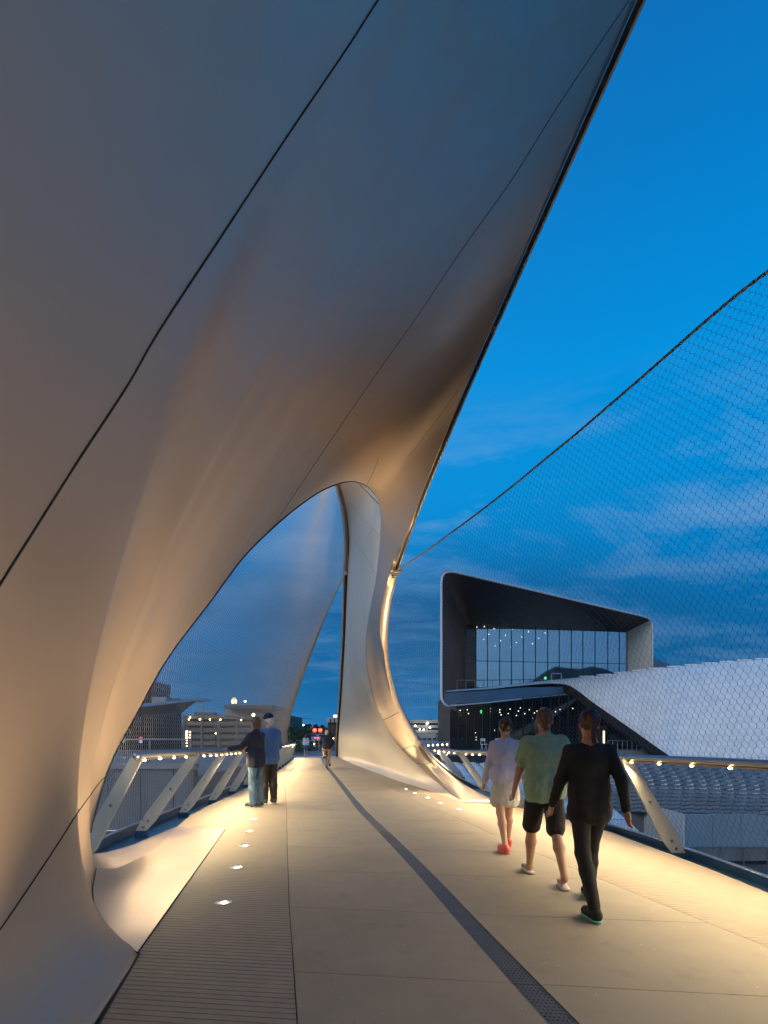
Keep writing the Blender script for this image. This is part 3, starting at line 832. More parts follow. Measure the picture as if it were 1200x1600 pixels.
# ------------------------------------------------------------------ in-ground uplights
def uplight(p, label, E, aim, grp, big=False):
    root = thing('deck_uplight', label, 'ground light', tuple(p), 0, grp)
    z = 0
    m = M(); n = 20
    vs = []; fs = []
    for r_, zz in ((.072, .004), (.055, .006), (.052, .0)):
        for k in range(n): vs.append((r_ * math.cos(2 * math.pi * k / n), r_ * math.sin(2 * math.pi * k / n), zz))
    for a in range(2):
        for k in range(n): fs.append((a * n + k, a * n + (k + 1) % n, (a + 1) * n + (k + 1) % n, (a + 1) * n + k))
    m.add(vs, fs); m.build('bezel', silverm, root, smooth=True)
    m = M(); m.cyl((0, 0, -.004), .052, .006, 20); m.build('lens', mat_lens, root)
    m = M(); m.cyl((.008, 0, .0025), .026, .003, 16); m.build('lamp_disc', upl, root)
    ld = bpy.data.lights.new('uplight_lamp', 'SPOT'); ld.energy = E; ld.spot_size = math.radians(95 if E < 500 else 60 if E < 1000 else 40 if E < 1120 else 56); ld.spot_blend = .8; ld.color = (1, .72, .40); ld.shadow_soft_size = .03
    o = bpy.data.objects.new('uplight_lamp', ld); COL.objects.link(o); o.parent = root; o.location = (0, 0, .02); o.rotation_euler = Vector(aim).to_track_quat('-Z', 'Y').to_euler()
    return root
mat_lens = mat('uplight_lens', (.35, .35, .33), rough=.15, metal=.6, emit=(1, .8, .5), estr=.8)
lu = [(349, 1411), (369, 1356), (382, 1322), (389, 1299), (397, 1280)]
lul = ['largest round in-ground light, nearest the camera in the left ribbed deck strip', 'second nearest in-ground light of the left row', 'middle in-ground light of the left row, beside the steel foot panel corner', 'in-ground light of the left row one step short of the farthest', 'farthest in-ground light of the left row, just in front of the standing couple']
for (a, b_), lb, (en, aim_) in zip(lu, lul, ((400, (-.6, -.15, 1)), (380, (-.35, 0, 1)), (340, (-.3, .1, 1)), (1100, (.3, 1, 1.3)), (1100, (.3, 1, 1.4)))): uplight(G(a, b_) + Vector((0, 0, .002)), lb, en, aim_, 'in-ground lights along the left deck strip')
uplight(Vector((-.95, 2.2, .002)), 'added unseen in-ground light at the near end of the left row, warming the shell', 240, (-.35, 0, 1), 'in-ground lights along the left deck strip')  # extra lamp out of view, put in to warm the shell
ru = [(717, 1263.5), (688, 1254), (668, 1245.5), (648, 1238.5), (634, 1232)]
rul = ['nearest in-ground light of the right row, in front of the foot of the leg', 'second nearest in-ground light of the right row by the leg', 'middle in-ground light of the right row beside the leg', 'second farthest in-ground light of the right row', 'farthest and smallest in-ground light of the right row at the leg']
for (a, b_), lb in zip(ru, rul): uplight(G(a, b_ + 1) + Vector((0, 0, .002)), lb, 1150, (-.14, .45, 1), 'in-ground lights beside the leg')
# strip light grazing the base of the leg face
for s in (.1, .2, .3, .42, .55, .68):
    p = np.array([np.interp(s, db, bb[:, k]) for k in range(3)])

# ------------------------------------------------------------------ cable nets
def mvc_interp(poly2, vals, q):
    """mean value coordinates; poly2 (M,2), q (N,2)"""
    d = poly2[None] - q[:, None]; r = np.linalg.norm(d, axis=2) + 1e-9
    d1 = np.roll(d, -1, axis=1); r1 = np.roll(r, -1, axis=1)
    cross = d[..., 0] * d1[..., 1] - d[..., 1] * d1[..., 0]; dot = (d * d1).sum(2)
    tn_ = (r * r1 - dot) / np.where(abs(cross) < 1e-12, 1e-12, cross)
    w = (np.roll(tn_, 1, axis=1) + tn_) / r
    return (w * vals[None]).sum(1) / w.sum(1)
def inside(poly, q):
    x, y = q[:, 0], q[:, 1]; c = np.zeros(len(q), bool); n = len(poly)
    for i in range(n):
        x1, y1 = poly[i]; x2, y2 = poly[(i + 1) % n]
        if y1 == y2: continue
        k = ((y1 > y) != (y2 > y)) & (x < (x2 - x1) * (y - y1) / (y2 - y1) + x1); c ^= k
    return c
def net_mesh(poly3, wy, wz, r_thin, r_fer, shear=0.0, tri=3):
    poly3 = np.array([list(p) for p in poly3]); pl = poly3[:, 1:]; vx = poly3[:, 0]
    y0, z0 = pl.min(0) - 1; y1, z1 = pl.max(0) + 1
    cs = np.arange(int((y1 - y0) / wy) + 1); rs = np.arange(int((z1 - z0) / wz) + 1)
    C, R = np.meshgrid(cs, rs); k = (C + R) % 2 == 0; C = C[k]; R = R[k]
    fr = .2
    def pos(c, r): return np.stack([y0 + c * wy + shear * (r * wz), z0 + r * wz], -1)
    A = []; B = []; T = []
    b0 = pos(C, R - fr); b1 = pos(C, R + fr); A.append(b0); B.append(b1); T.append(np.full(len(C), r_fer))
    for dcol in (-1, 1):
        A.append(b1); B.append(pos(C + dcol, R + 1 - fr)); T.append(np.full(len(C), r_thin))
    A = np.concatenate(A); B = np.concatenate(B); T = np.concatenate(T)
    ia = inside(pl, A); ib = inside(pl, B)
    A, B, T, ia, ib = [q[ia | ib] for q in (A, B, T, ia, ib)]
    # clip the wires that cross the boundary
    lo = A.copy(); hi = B.copy(); mixed = ia != ib
    ins = np.where(ia[:, None], A, B); outs = np.where(ia[:, None], B, A)
    a_, b__ = ins[mixed].copy(), outs[mixed].copy()
    for _ in range(6):
        mid = (a_ + b__) / 2; im = inside(pl, mid); a_[im] = mid[im]; b__[~im] = mid[~im]
    A[mixed] = ins[mixed]; B[mixed] = a_
    xa = mvc_interp(pl, vx, A); xb = mvc_interp(pl, vx, B)
    PA3 = np.column_stack([xa, A]); PB3 = np.column_stack([xb, B])
    d = PB3 - PA3; ln = np.linalg.norm(d, axis=1); ok = ln > 1e-3; PA3, PB3, d, T, ln = PA3[ok], PB3[ok], d[ok], T[ok], ln[ok]
    d /= ln[:, None]; u = np.cross(d, [1, 0, .01]); u /= np.linalg.norm(u, axis=1)[:, None] + 1e-9; w = np.cross(d, u)
    n = len(d); V = np.zeros((n, 6, 3))
    for k in range(3):
        a = 2 * math.pi * k / 3; o = (u * math.cos(a) + w * math.sin(a)) * T[:, None]
        V[:, k] = PA3 + o; V[:, k + 3] = PB3 + o
    F = np.zeros((n, 3, 4), int); base = np.arange(n)[:, None] * 6
    for k in range(3): F[:, k] = base + np.array([k, (k + 1) % 3, (k + 1) % 3 + 3, k + 3])
    me = bpy.data.meshes.new('netting'); me.vertices.add(n * 6); me.vertices.foreach_set('co', V.reshape(-1))
    me.loops.add(n * 12); me.loops.foreach_set('vertex_index', F.reshape(-1)); me.polygons.add(n * 3)
    me.polygons.foreach_set('loop_start', np.arange(n * 3) * 4); me.update(calc_edges=True)
    return me
def net_thing(label, poly, cable, loc, wy, wz, rt, rf, shear=0, wirem=wirem):
    root = thing('cable_net', label, 'cable net', loc); inv = Matrix.Translation(-Vector(loc))
    me = net_mesh(poly, wy, wz, rt, rf, shear); me.materials.append(wirem)
    o = link('netting', me, None, root, kind='stuff'); o.matrix_parent_inverse = inv
    c = cr(cable, 160); m = M(); m.tube([Vector(p) for p in c], .015, 8); o = m.build('edge_cable', cablem, root, smooth=True); o.matrix_parent_inverse = inv
    m = M(); L = np.concatenate([[0], np.cumsum(np.linalg.norm(np.diff(c, axis=0), axis=1))]); s = .05
    while s < L[-1]:
        p = np.array([np.interp(s, L, c[:, k]) for k in range(3)]); p2 = np.array([np.interp(s + .02, L, c[:, k]) for k in range(3)])
        m.tube([Vector(p), Vector(p2) + Vector((0, 0, .0))], .018, 6, cap=False); s += .105
    o = m.build('lashing', wirem, root, kind='stuff'); o.matrix_parent_inverse = inv
    return root
# right net
def onx(px, py):   # plane the right cable lies in
    r_ = (px - CX) / FPX; Y = (.26 + 13.9 * .405) / (r_ + .405); return P(px, py, Y)
rc = [P(620, 892, 13.85)] + [onx(a, b_) for a, b_ in ((660, 865), (700, 836), (750, 799), (800, 760), (850, 719), (900, 678), (950, 635), (1000, 592), (1050, 548), (1100, 504), (1150, 462), (1200, 424), (1300, 352), (1450, 262))]
rc += [Vector((4.25, 3.2, 5.2)), Vector((4.5, 1.0, 5.0)), Vector((4.6, -2, 4.6))]
rimpts = [O_v[i] + odir(i) * (wid(i) + .02) for i in range(0, n_leg, 3)]
rimpts = [p for p in rimpts if p.y > -2]
poly = rimpts + [Vector(p) for p in cr(rc, 40)]
# remove near-duplicate points
pp = []
for p in poly:
    if not pp or (p - pp[-1]).length > .03: pp.append(p)
net_thing('dark hexagonal cable net rising from the right kerb to a slanting edge cable', pp, rc, (3.7, 5, 0), .050, .061, .0014, .0028, .12)
# left net
lt = [P(128, 1318, 5.6), P(134, 1290, 5.75), P(160, 1192, 6.3), P(195, 1118, 7.0), P(222, 1075, 7.6), P(285, 975, 9.2), P(370, 865, 11.2), P(450, 783, 13.0), P(512, 738, 15)]
lt2 = [P(522, 728, 16.6), P(532, 762, 18), P(540, 800, 20), P(543, 850, 22.5), P(541, 893, 24.5), P(528, 921, 25.6), P(510, 960, 27.2), P(487, 1020, 29.8), P(466, 1070, 32), P(453, 1110, 33.8), P(448, 1138, 34.8), P(452, 1168, 35.5)]
kob = [Vector((kof(y_) - .03, y_, dz_deck(y_) + .02)) for y_ in np.arange(35.5, 5.5, -1.0)]
poly = [Vector(p) for p in cr(lt, 30)] + [Vector(p) for p in cr(lt2, 40)] + kob
pp = []
for p in poly:
    if not pp or (p - pp[-1]).length > .03: pp.append(p)
net_thing('pale, lamp-lit fine cable net filling the arched opening on the left, behind the couple', pp, lt2, (-4, 14, 0), .052, .064, .0032, .0052, .0, wirep)
# clamp castings where the cables meet the leg
def clamp(p, label):
    root = thing('cable_clamp', label, 'clamp', tuple(p), 0, 'cable clamps at the shell edges')
    m = M(); m.box((0, 0, 0), (.16, .12, .10)); m.build('clamp_block', rimm, root)
    m = M(); m.tube([(-.12, 0, 0), (.16, -.05, .08)], .045, 8); m.build('socket', cablem, root, smooth=True)
    m = M(); m.tube([(-.05, -.07, -.05), (-.05, .07, -.05)], .022, 8); m.build('pin', boltm, root)
clamp(P(617, 897, 13.8), 'bronze cable clamp at the right edge of the leg where the right net begins')
clamp(P(540, 896, 24.4), 'cable clamp at the left edge of the leg where the left net cable turns down')
# ------------------------------------------------------------------ museum on the right
darkw = mat('dark_soffit_panel', (.045, .038, .034), rough=.45, metal=.3, var=.2, vscale=.8)
darkl = mat('dark_side_panel', (.03, .032, .034), rough=.55, metal=.1, var=.2, vscale=.6)
whitem = mat('white_edge_trim', (.75, .77, .8), rough=.4)
palep = mat('pale_return_panel', (.60, .62, .58), rough=.6, var=.05, vscale=.5)
greyu = mat('grey_blue_underside', (.16, .18, .21), rough=.4, metal=.4, var=.15, vscale=.5)
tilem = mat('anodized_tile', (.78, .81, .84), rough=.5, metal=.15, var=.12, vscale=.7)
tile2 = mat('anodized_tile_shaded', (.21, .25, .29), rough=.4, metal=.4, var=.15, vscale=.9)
frm = mat('mullion', (.03, .032, .035), rough=.5)
glass = mat('reflecting_glass', (.10, .14, .15), rough=.03, metal=.9)
glass.node_tree.nodes['Principled BSDF'].inputs['Base Color'].default_value = (.40, .47, .48, 1)
gl2 = bpy.data.materials.new('clear_glass'); gl2.use_nodes = True
t = gl2.node_tree; t.nodes.remove(t.nodes['Principled BSDF']); out_ = t.nodes['Material Output']
ga = t.nodes.new('ShaderNodeBsdfGlossy'); ga.inputs['Roughness'].default_value = .03; ga.inputs['Color'].default_value = (.7, .8, .85, 1)
tr = t.nodes.new('ShaderNodeBsdfTransparent'); tr.inputs['Color'].default_value = (.75, .78, .78, 1)
fr_ = t.nodes.new('ShaderNodeFresnel'); fr_.inputs[0].default_value = 1.45
mm = t.nodes.new('ShaderNodeMixShader'); t.links.new(fr_.outputs[0], mm.inputs[0]); t.links.new(tr.outputs[0], mm.inputs[1]); t.links.new(ga.outputs[0], mm.inputs[2]); t.links.new(mm.outputs[0], out_.inputs[0])
glim = bpy.data.materials.new('coated_window_glass'); glim.use_nodes = True
t = glim.node_tree; t.nodes.remove(t.nodes['Principled BSDF']); out_ = t.nodes['Material Output']
ga = t.nodes.new('ShaderNodeBsdfGlossy'); ga.inputs['Roughness'].default_value = .02; ga.inputs['Color'].default_value = (.66, .82, .90, 1)
tr = t.nodes.new('ShaderNodeBsdfTransparent'); tr.inputs['Color'].default_value = (.7, .75, .75, 1)
mm = t.nodes.new('ShaderNodeMixShader'); mm.inputs[0].default_value = .62; t.links.new(tr.outputs[0], mm.inputs[1]); t.links.new(ga.outputs[0], mm.inputs[2]); t.links.new(mm.outputs[0], out_.inputs[0])
dotm = emat('ceiling_downlight', (1, .85, .6), 4.5)
roomdot = emat('room_downlight', (1, .88, .66), 9)
warmdot = emat('warm_lamp', (1, .70, .32), 16)
whitedot = emat('white_lamp', (1, .95, .8), 12)
greendot = emat('green_exit_light', (.05, .9, .25), 2.0)
reddot = emat('red_lamp', (1, .03, .02), 14)
inner = mat('museum_interior', (.055, .048, .042), rough=.9, var=.4, vscale=.4)

mu = thing('museum', 'angular silver tiled museum with dark recessed glass front, beyond the right railing', 'museum', (20, 55, -.2))
mI = Matrix.Translation((-20, -55, .2))
def mp_(mb, nm, mt, par=None, **kw):
    o = mb.build(nm, mt, par or mu, **kw); o.matrix_parent_inverse = mI if par is None else Matrix.Identity(4); return o
# front plane of the box
fa, fb = Vector((4.5, 45)), Vector((28, 60)); fn_ = Vector((fb.y - fa.y, -(fb.x - fa.x)))
def F(px, py, off=0.0):
    r_ = (px - CX) / FPX; Y = (fn_.dot(fa)) / (fn_.x * r_ + fn_.y); p = P(px, py, Y)
    return p
ba, bb_ = Vector((8.39, 59)), Vector((26.2, 62)); bn = Vector((bb_.y - ba.y, -(bb_.x - ba.x)))
def BK(px, py, o=0.0):
    r_ = (px - CX) / FPX; Y = bn.dot(ba) / (bn.x * r_ + bn.y) + o; return P(px, py, Y)
front = [(700, 1103), (694, 1099.5), (690.5, 1092), (690, 1080), (690, 1000), (690, 912), (691, 902), (695, 895.5), (703, 893.5), (712, 894.5), (860, 929), (1000, 962), (1010, 965), (1016, 969), (1019, 976), (1019.5, 990), (1019.5, 1046)]
back = [(728, 1085), (728, 1082), (728, 1080), (728, 1070), (728, 1020), (728, 985), (728, 978), (728, 975.5), (730, 975), (735, 975), (860, 982), (970, 987.5), (975, 987.8), (978, 988), (980, 988.5), (980, 1000), (980, 1062)]
Fp = [F(*p) for p in front]; Bp = [BK(*p) for p in back]
def quadstrip(mb, A, B, mi=0):
    for i in range(len(A) - 1): mb.add([A[i], A[i + 1], B[i + 1], B[i]], [(0, 1, 2, 3)], mi)
def inset(px, py, c=(855, 1000), k=.985): return None
m = M(); quadstrip(m, Fp[:9], Bp[:9]); mp_(m, 'side_lining', darkl)
m = M(); quadstrip(m, Fp[8:13], Bp[8:13]); mp_(m, 'soffit', darkw, smooth=False)
m = M(); quadstrip(m, Fp[12:14], Bp[12:14]); mp_(m, 'soffit', darkw)
m = M(); quadstrip(m, Fp[13:], Bp[13:]); mp_(m, 'return_wall', palep)
# outer shell going back
Op = [p + Vector((-.12, -.05, .12 if i > 5 else 0)) for i, p in enumerate(Fp)]
Ob = [p + Vector((3.0, 14, -.1)) for p in Op]
m = M(); quadstrip(m, Op, Ob); mp_(m, 'outer_cladding', tilem)
m = M(); m.tube([p + Vector((-.02, -.06, 0)) for p in Fp], .085, 6); mp_(m, 'edge_trim', whitem)
# window wall: panes and mullions
cols = [728, 744, 762, 781, 799.5, 818, 837, 856, 874, 893, 911, 930, 950, 968, 980]
wtop = lambda x: 975 + (x - 728) / 252 * 13
for i in range(len(cols) - 1):
    a, c = cols[i], cols[i + 1]
    for (t0, t1) in ((None, 1032 + (a - 728) * .02), (1032 + (a - 728) * .02, 1085)):
        y0a = wtop(a) if t0 is None else t0; y0c = wtop(c) if t0 is None else t0
        m = M(); m.slab([BK(a + .5, t1), BK(c - .5, t1), BK(c - .5, y0c + .5), BK(a + .5, y0a + .5)], (0, .05, 0)); 
        tiltv = random.uniform(-.012, .012)
        mp_(m, 'window_pane', glim if a > 735 else gl2)
for i, a in enumerate(cols):
    m = M(); m.slab([BK(a - .45, 1085, -.04), BK(a + .45, 1085, -.04), BK(a + .45, wtop(a), -.04), BK(a - .45, wtop(a), -.04)], (0, .16, 0)); mp_(m, 'mullion', frm)
m = M(); m.slab([BK(728, 1032.6, -.03), BK(980, 1037.6, -.03), BK(980, 1036.8, -.03), BK(728, 1031.8, -.03)], (0, .14, 0)); mp_(m, 'transom', frm)
# room behind
A = [BK(728, 1085, .4), BK(980, 1085, .4), BK(980, 985, .4), BK(728, 972, .4)]
Bq = [p + Vector((0, 9, 0)) for p in A]
m = M(); m.add([Bq[0], Bq[1], Bq[2], Bq[3]], [(0, 1, 2, 3)]); m.add([A[3], A[2], Bq[2], Bq[3]], [(0, 1, 2, 3)]); m.add([A[0], A[3], Bq[3], Bq[0]], [(0, 1, 2, 3)]); m.add([A[1], A[2], Bq[2], Bq[1]], [(0, 1, 2, 3)]); m.add([A[0], A[1], Bq[1], Bq[0]], [(0, 1, 2, 3)])
mp_(m, 'room', inner)
for (x, y, Y) in [(745, 980, 1), (757, 979, 1.5), (772, 982.5, 2), (800, 984, 2), (826, 987, 2), (852, 989, 2), (764, 991, 2), (790, 993, 3), (816, 995, 3), (756, 999, 3), (782, 1001, 4), (807, 1004, 4), (774, 1009, 5), (799, 1011, 5), (832, 1006, 4), (842, 997, 3)]:
    m = M(); m.sphere(BK(x, y, Y), .085, 6, 4); mp_(m, 'ceiling_light', roomdot)
# soffit downlights
for i, (x, y) in enumerate([(736, 959), (755, 961), (775, 963), (794, 965), (813, 966), (833, 967), (852, 969), (871, 971)]):
    p0 = F(x, 897 + (x - 700) * .225 + 1); p1 = BK(x, y)
    p = BK(x, y, -1.2); m = M(); m.cyl(p + Vector((0, 0, -.03)), .09, .05, 8); mp_(m, 'ceiling_light', dotm)
m = M(); m.slab([BK(861, 1053, -.06), BK(878, 1053, -.06), BK(878, 1051.5, -.06), BK(861, 1051.5, -.06)], (0, .05, 0))
m.slab([BK(861, 1064, -.06), BK(862.5, 1064, -.06), BK(862.5, 1051.5, -.06), BK(861, 1051.5, -.06)], (0, .05, 0)); m.slab([BK(876.5, 1064, -.06), BK(878, 1064, -.06), BK(878, 1051.5, -.06), BK(876.5, 1051.5, -.06)], (0, .05, 0)); mp_(m, 'door_frame', whitem)
m = M(); m.box(BK(852.5, 1059.5, -.1), (.14, .05, .25)); mp_(m, 'exit_light', greendot)
# terrace railing in the box
m = M(); A = [(715, 1064), (800, 1063)]
m.tube([P(714, 1063, 52), P(850, 1062, 57)], .04, 5)
for k in range(9): m.tube([P(714 + k * 14, 1063, 52 + k * .5), P(714 + k * 14, 1078, 52 + k * .5)], .03, 5)
mp_(m, 'terrace_rail', silverm)
# lightning rods
for x, y in ((700, 893), (805, 916), (999, 961)):
    p = F(x, y); m = M(); m.tube([p, p + Vector((0, 0, .45))], .03, 5); mp_(m, 'lightning_rod', silverm)
# underside and ribbon
white_line = [(700, 1103), (760, 1098), (820, 1091.5), (890, 1084.5)]
rib_dark = [(697, 1081.5), (760, 1077), (820, 1071.5), (860, 1069.5), (880, 1071.5), (890, 1078)]
Yw = lambda x: 45.3 + (x - 690) * .055
m = M(); Aq = [P(x, y, Yw(x)) for x, y in ((694, 1100), (760, 1096.5), (820, 1090.5), (890, 1083.5))]; Bq = [P(x, y, Yw(x) + .6) for x, y in ((694, 1083), (760, 1079), (820, 1074), (890, 1073))]
for i in range(3):
    m2 = M(); m2.slab([Aq[i], Aq[i + 1], Bq[i + 1], Bq[i]], (.02, .3, 0)); mp_(m2, 'underside_panel', greyu)
m = M(); m.tube([P(x, y, Yw(x) - .12) for x, y in white_line], .06, 6); mp_(m, 'edge_trim', whitem)
for i in range(0):
    pass
# roof ribbon and big tiled roof
def bil(A, B, C, D, u, v): return (A * (1-u) + B * u) * (1-v) + (D * (1-u) + C * u) * v
rt = [(697, 1079), (760, 1074), (830, 1066), (862, 1062.5), (900, 1059), (940, 1055), (1000, 1047.5), (1050, 1042), (1100, 1037.5), (1150, 1033), (1200, 1029.5), (1300, 1023), (1500, 1010)]
def roofY(x): return float(np.interp(x, [690, 860, 1020, 1200, 1500], [46, 57.5, 57, 50, 43]))
rb = [(697, 1081), (760, 1076.5), (830, 1070), (862, 1068), (886, 1070), (930, 1100), (985, 1138), (1036, 1174), (1052, 1184), (1150, 1187), (1200, 1189), (1300, 1192), (1500, 1196)]
def rbY(x): return float(np.interp(x, [690, 860, 886, 1036, 1200, 1500], [46, 57, 56, 43, 38, 34]))
n = 160
T = cr([P(x, y, roofY(x)) for x, y in rt], n); Bt = cr([P(x, y, rbY(x)) for x, y in rb], n)
# rows of tiles between the two lines, laid like shingles
base_roof = M(); rows = []
for j in range(13):
    s = j / 12; rows.append([tuple(Bt[i] * (1 - s) + T[i] * s + np.array([0, 0, .9 * math.sin(math.pi * s)]) * np.linalg.norm(T[i] - Bt[i]) / 14) for i in range(n)])
v, f = grid_mesh(rows); base_roof.add(v, f); mp_(base_roof, 'roof_deck', tilem)
bvR = BVHTree.FromPolygons([Vector(q) for q in v], f)
o_ = Vector((0, 0, CAMH))
def onroof(x, y, lift=.0):
    d_ = (P(x, y, 10) - o_).normalized(); h = bvR.ray_cast(o_, d_)
    if h[0] is None: return None
    nn = h[1] if h[1].dot(d_) < 0 else -h[1]
    return h[0] + nn * lift
rest = M(); nt_ = 0
ed_m = tilem
tilemats = [mat('anodized_tile_%s' % k, c, rough=r_, metal=.1) for k, c, r_ in (('cool', (.84, .86, .88), .5), ('bright', (.88, .89, .91), .5), ('dull', (.79, .81, .84), .5))]
row = 0; y = 1036
while y < 1196:
    x = 868 + (row % 2) * 6.5
    while x < 1330:
        # skewed diamond shingle: rows climb to the right
        dyr = -(x - 1000) * .045
        cx_, cy_ = x, y + dyr
        pts = [onroof(cx_ + a, cy_ + b_, l) for a, b_, l in ((-6.6, .2, .03), (-2.2, 4.6, .08), (5.9, 4.0, .08), (6.6, -.4, .03), (2.0, -4.7, .02), (-5.6, -4.2, .02))]
        if all(p is not None for p in pts):
            mb = M(); mb.slab(pts, (0, .0, -.03))
            if nt_ < 290 and x < 1205: mp_(mb, 'tile', random.choice(tilemats)); nt_ += 1
            else: rest.add(mb.v, mb.f, random.randrange(3))
        x += 13.0
    y += 4.9; row += 1
mp_(rest, 'tiles', tilemats, kind='stuff')
# cornice flashing pieces along the roof line
for i in range(18):
    x = 905 + i * 27.5
    a = onroof(x, np.interp(x, [p[0] for p in rt], [p[1] for p in rt]) + 1.0, .05); 
    if a is None: continue
    c = onroof(x + 22, np.interp(x + 22, [p[0] for p in rt], [p[1] for p in rt]) + 1.0, .05)
    if c is None: continue
    m = M(); m.tube([a + Vector((0, 0, .1)), c + Vector((0, 0, .0))], .06, 5); mp_(m, 'ridge_flashing', whitem)
p = P(1177, 1030, 50.5); m = M(); m.tube([p, p + Vector((0, 0, .6))], .03, 5); mp_(m, 'lightning_rod', silverm)
# dark eave band along the ribbon and diagonal
m = M(); q1 = [P(x, y + .6, rbY(x) - .02) for x, y in rb[:9]]; q2 = [P(x + dx_, y + dy_, rbY(x) + .5) for (x, y), (dx_, dy_) in zip(rb[:9], [(0, 4), (0, 4), (0, 4.5), (-2, 5), (-10, 6), (-13, 5), (-15, 5), (-17, 4), (-14, 4)])]
quadstrip(m, q1, q2); quadstrip(m, q2, [p + Vector((0, .5, 0)) for p in q2]); mp_(m, 'eave', gapm)
# lower glass storey
def LG(px, py, o=0.0):
    Y = float(np.interp(px, [703, 1045], [49.5, 57])) + o; return P(px, py, Y)
lc = [703, 716, 729, 741, 754, 766, 779, 792, 805, 818, 832, 846, 860, 874, 888, 903, 918, 934, 950, 967, 985, 1004, 1024, 1045]
gt_ = lambda x: float(np.interp(x, [703, 760, 820, 886, 930, 985, 1036, 1045], [1101, 1097, 1090, 1082, 1108, 1146, 1180, 1186]))
for i in range(len(lc) - 1):
    a, c = lc[i], lc[i + 1]
    if gt_(a) > 1172 and gt_(c) > 1172: continue
    m = M(); m.slab([LG(a + .4, 1176), LG(c - .4, 1176), LG(c - .4, min(gt_(c), 1175)), LG(a + .4, min(gt_(a), 1175))], (0, .05, 0)); mp_(m, 'window_pane', gl2)
    m = M(); m.slab([LG(a - .35, 1176, -.05), LG(a + .35, 1176, -.05), LG(a + .35, gt_(a), -.05), LG(a - .35, gt_(a), -.05)], (0, .18, 0)); mp_(m, 'mullion', frm)
Ag = [LG(703, 1178, .3), LG(1045, 1178, .3), LG(1045, 1075, .3), LG(703, 1085, .3)]; Bg = [p + Vector((0, 11, 0)) for p in Ag]
m = M(); m.add(Bg, [(0, 1, 2, 3)]); m.add([Ag[0], Ag[3], Bg[3], Bg[0]], [(0, 1, 2, 3)]); m.add([Ag[1], Ag[2], Bg[2], Bg[1]], [(0, 1, 2, 3)]); m.add([Ag[0], Ag[1], Bg[1], Bg[0]], [(0, 1, 2, 3)]); mp_(m, 'room', inner)
for (x, y) in [(719, 1110), (730, 1109), (732, 1115), (766, 1107), (766, 1112), (781, 1109), (781, 1113), (783, 1117), (797, 1108), (794, 1115), (813, 1106), (810, 1111), (807, 1118), (827, 1109), (820, 1115), (839, 1111), (835, 1114), (845, 1107.5), (832, 1122), (845, 1115.5), (857, 1109.5), (861, 1115), (868, 1112), (875, 1108.5), (895, 1107), (773, 1141), (785, 1140), (743, 1145), (744, 1152), (744, 1156), (933, 1136), (925, 1127)]:
    m = M(); m.sphere(LG(x, y, 1.5 + (y - 1100) * .12), .05, 6, 4); mp_(m, 'ceiling_light', dotm)
m = M(); m.box(LG(752, 1112, .8), (.16, .05, .3)); mp_(m, 'exit_light', greendot)
m = M(); m.box(LG(943.5, 1152, 1.2), (.16, .06, 1.25)); mp_(m, 'lit_panel', emat('lit_panel_glow', (1, .85, .5), 4))
m = M()
for k in range(5): m.box(LG(955 + k * 3, 1150 + k * 2, 3 + k), (.5, .3, .35))
mp_(m, 'shelving', mat('blue_merchandise', (.05, .2, .22)))
for k, (x, hgt) in enumerate(((792, 1140), (836, 1128), (905, 1130), (925, 1134))):
    m = M(); m.slab([LG(x, 1176, 5), LG(x + 22, 1176, 5), LG(x + 22, hgt, 5), LG(x, hgt, 5)], (0, .2, 0)); mp_(m, 'partition', mat('glowing_partition', (.12, .08, .06), emit=(.9, .5, .25), estr=.02))  # faint emission stands in for room light on the partitions
# terrace railing at lower storey
m = M(); m.tube([P(950, 1157, 50), P(1010, 1157.5, 50)], .03, 5)
for k in range(9): m.tube([P(950 + k * 7.5, 1157, 50), P(950 + k * 7.5, 1178, 50)], .02, 5)
mp_(m, 'terrace_rail', silverm)
# white folding chairs in the glass storey
def chair(px, label):
    p = P(px, 1171.5, 47.5)
    c = thing('folding_chair', label, 'chair', tuple(p), .3, 'white chairs on the museum terrace')
    m = M(); m.box((0, 0, .45), (.42, .4, .04)); m.build('seat', whitem, c)
    m = M(); m.box((0, .19, .82), (.42, .03, .22)); m.box((-.19, .19, .65), (.03, .03, .45)); m.box((.19, .19, .65), (.03, .03, .45)); m.build('backrest', whitem, c)
    for sx in (-1, 1):
        m = M(); m.tube([(sx * .19, -.22, 0), (sx * .19, .15, .5)], .018, 5); m.tube([(sx * .19, .22, 0), (sx * .19, -.15, .5)], .018, 5); m.build('leg', whitem, c)
chair(756, 'left white folding chair in front of the dark museum glass'); chair(779, 'right white folding chair in front of the dark museum glass'); 
# plaza edge wall below the glass
m = M(); 
for k in range(12):
    a = 686 + k * 16; mb = M(); mb.slab([P(a + .4, 1192, 46), P(a + 15.6, 1192, 46), P(a + 15.6, 1173.5, 46), P(a + .4, 1173.5, 46)], (0, .3, 0)); mp_(mb, 'base_panel', mat('base_panel', (.26, .28, .31), rough=.7) if k == 0 else bpy.data.materials['base_panel'])
m = M(); m.slab([P(686, 1192, 46.1), P(1500, 1192, 46.1), P(1500, 1174, 46.1), P(686, 1174, 46.1)], (0, 6, 0)); mp_(m, 'terrace_slab', concm)
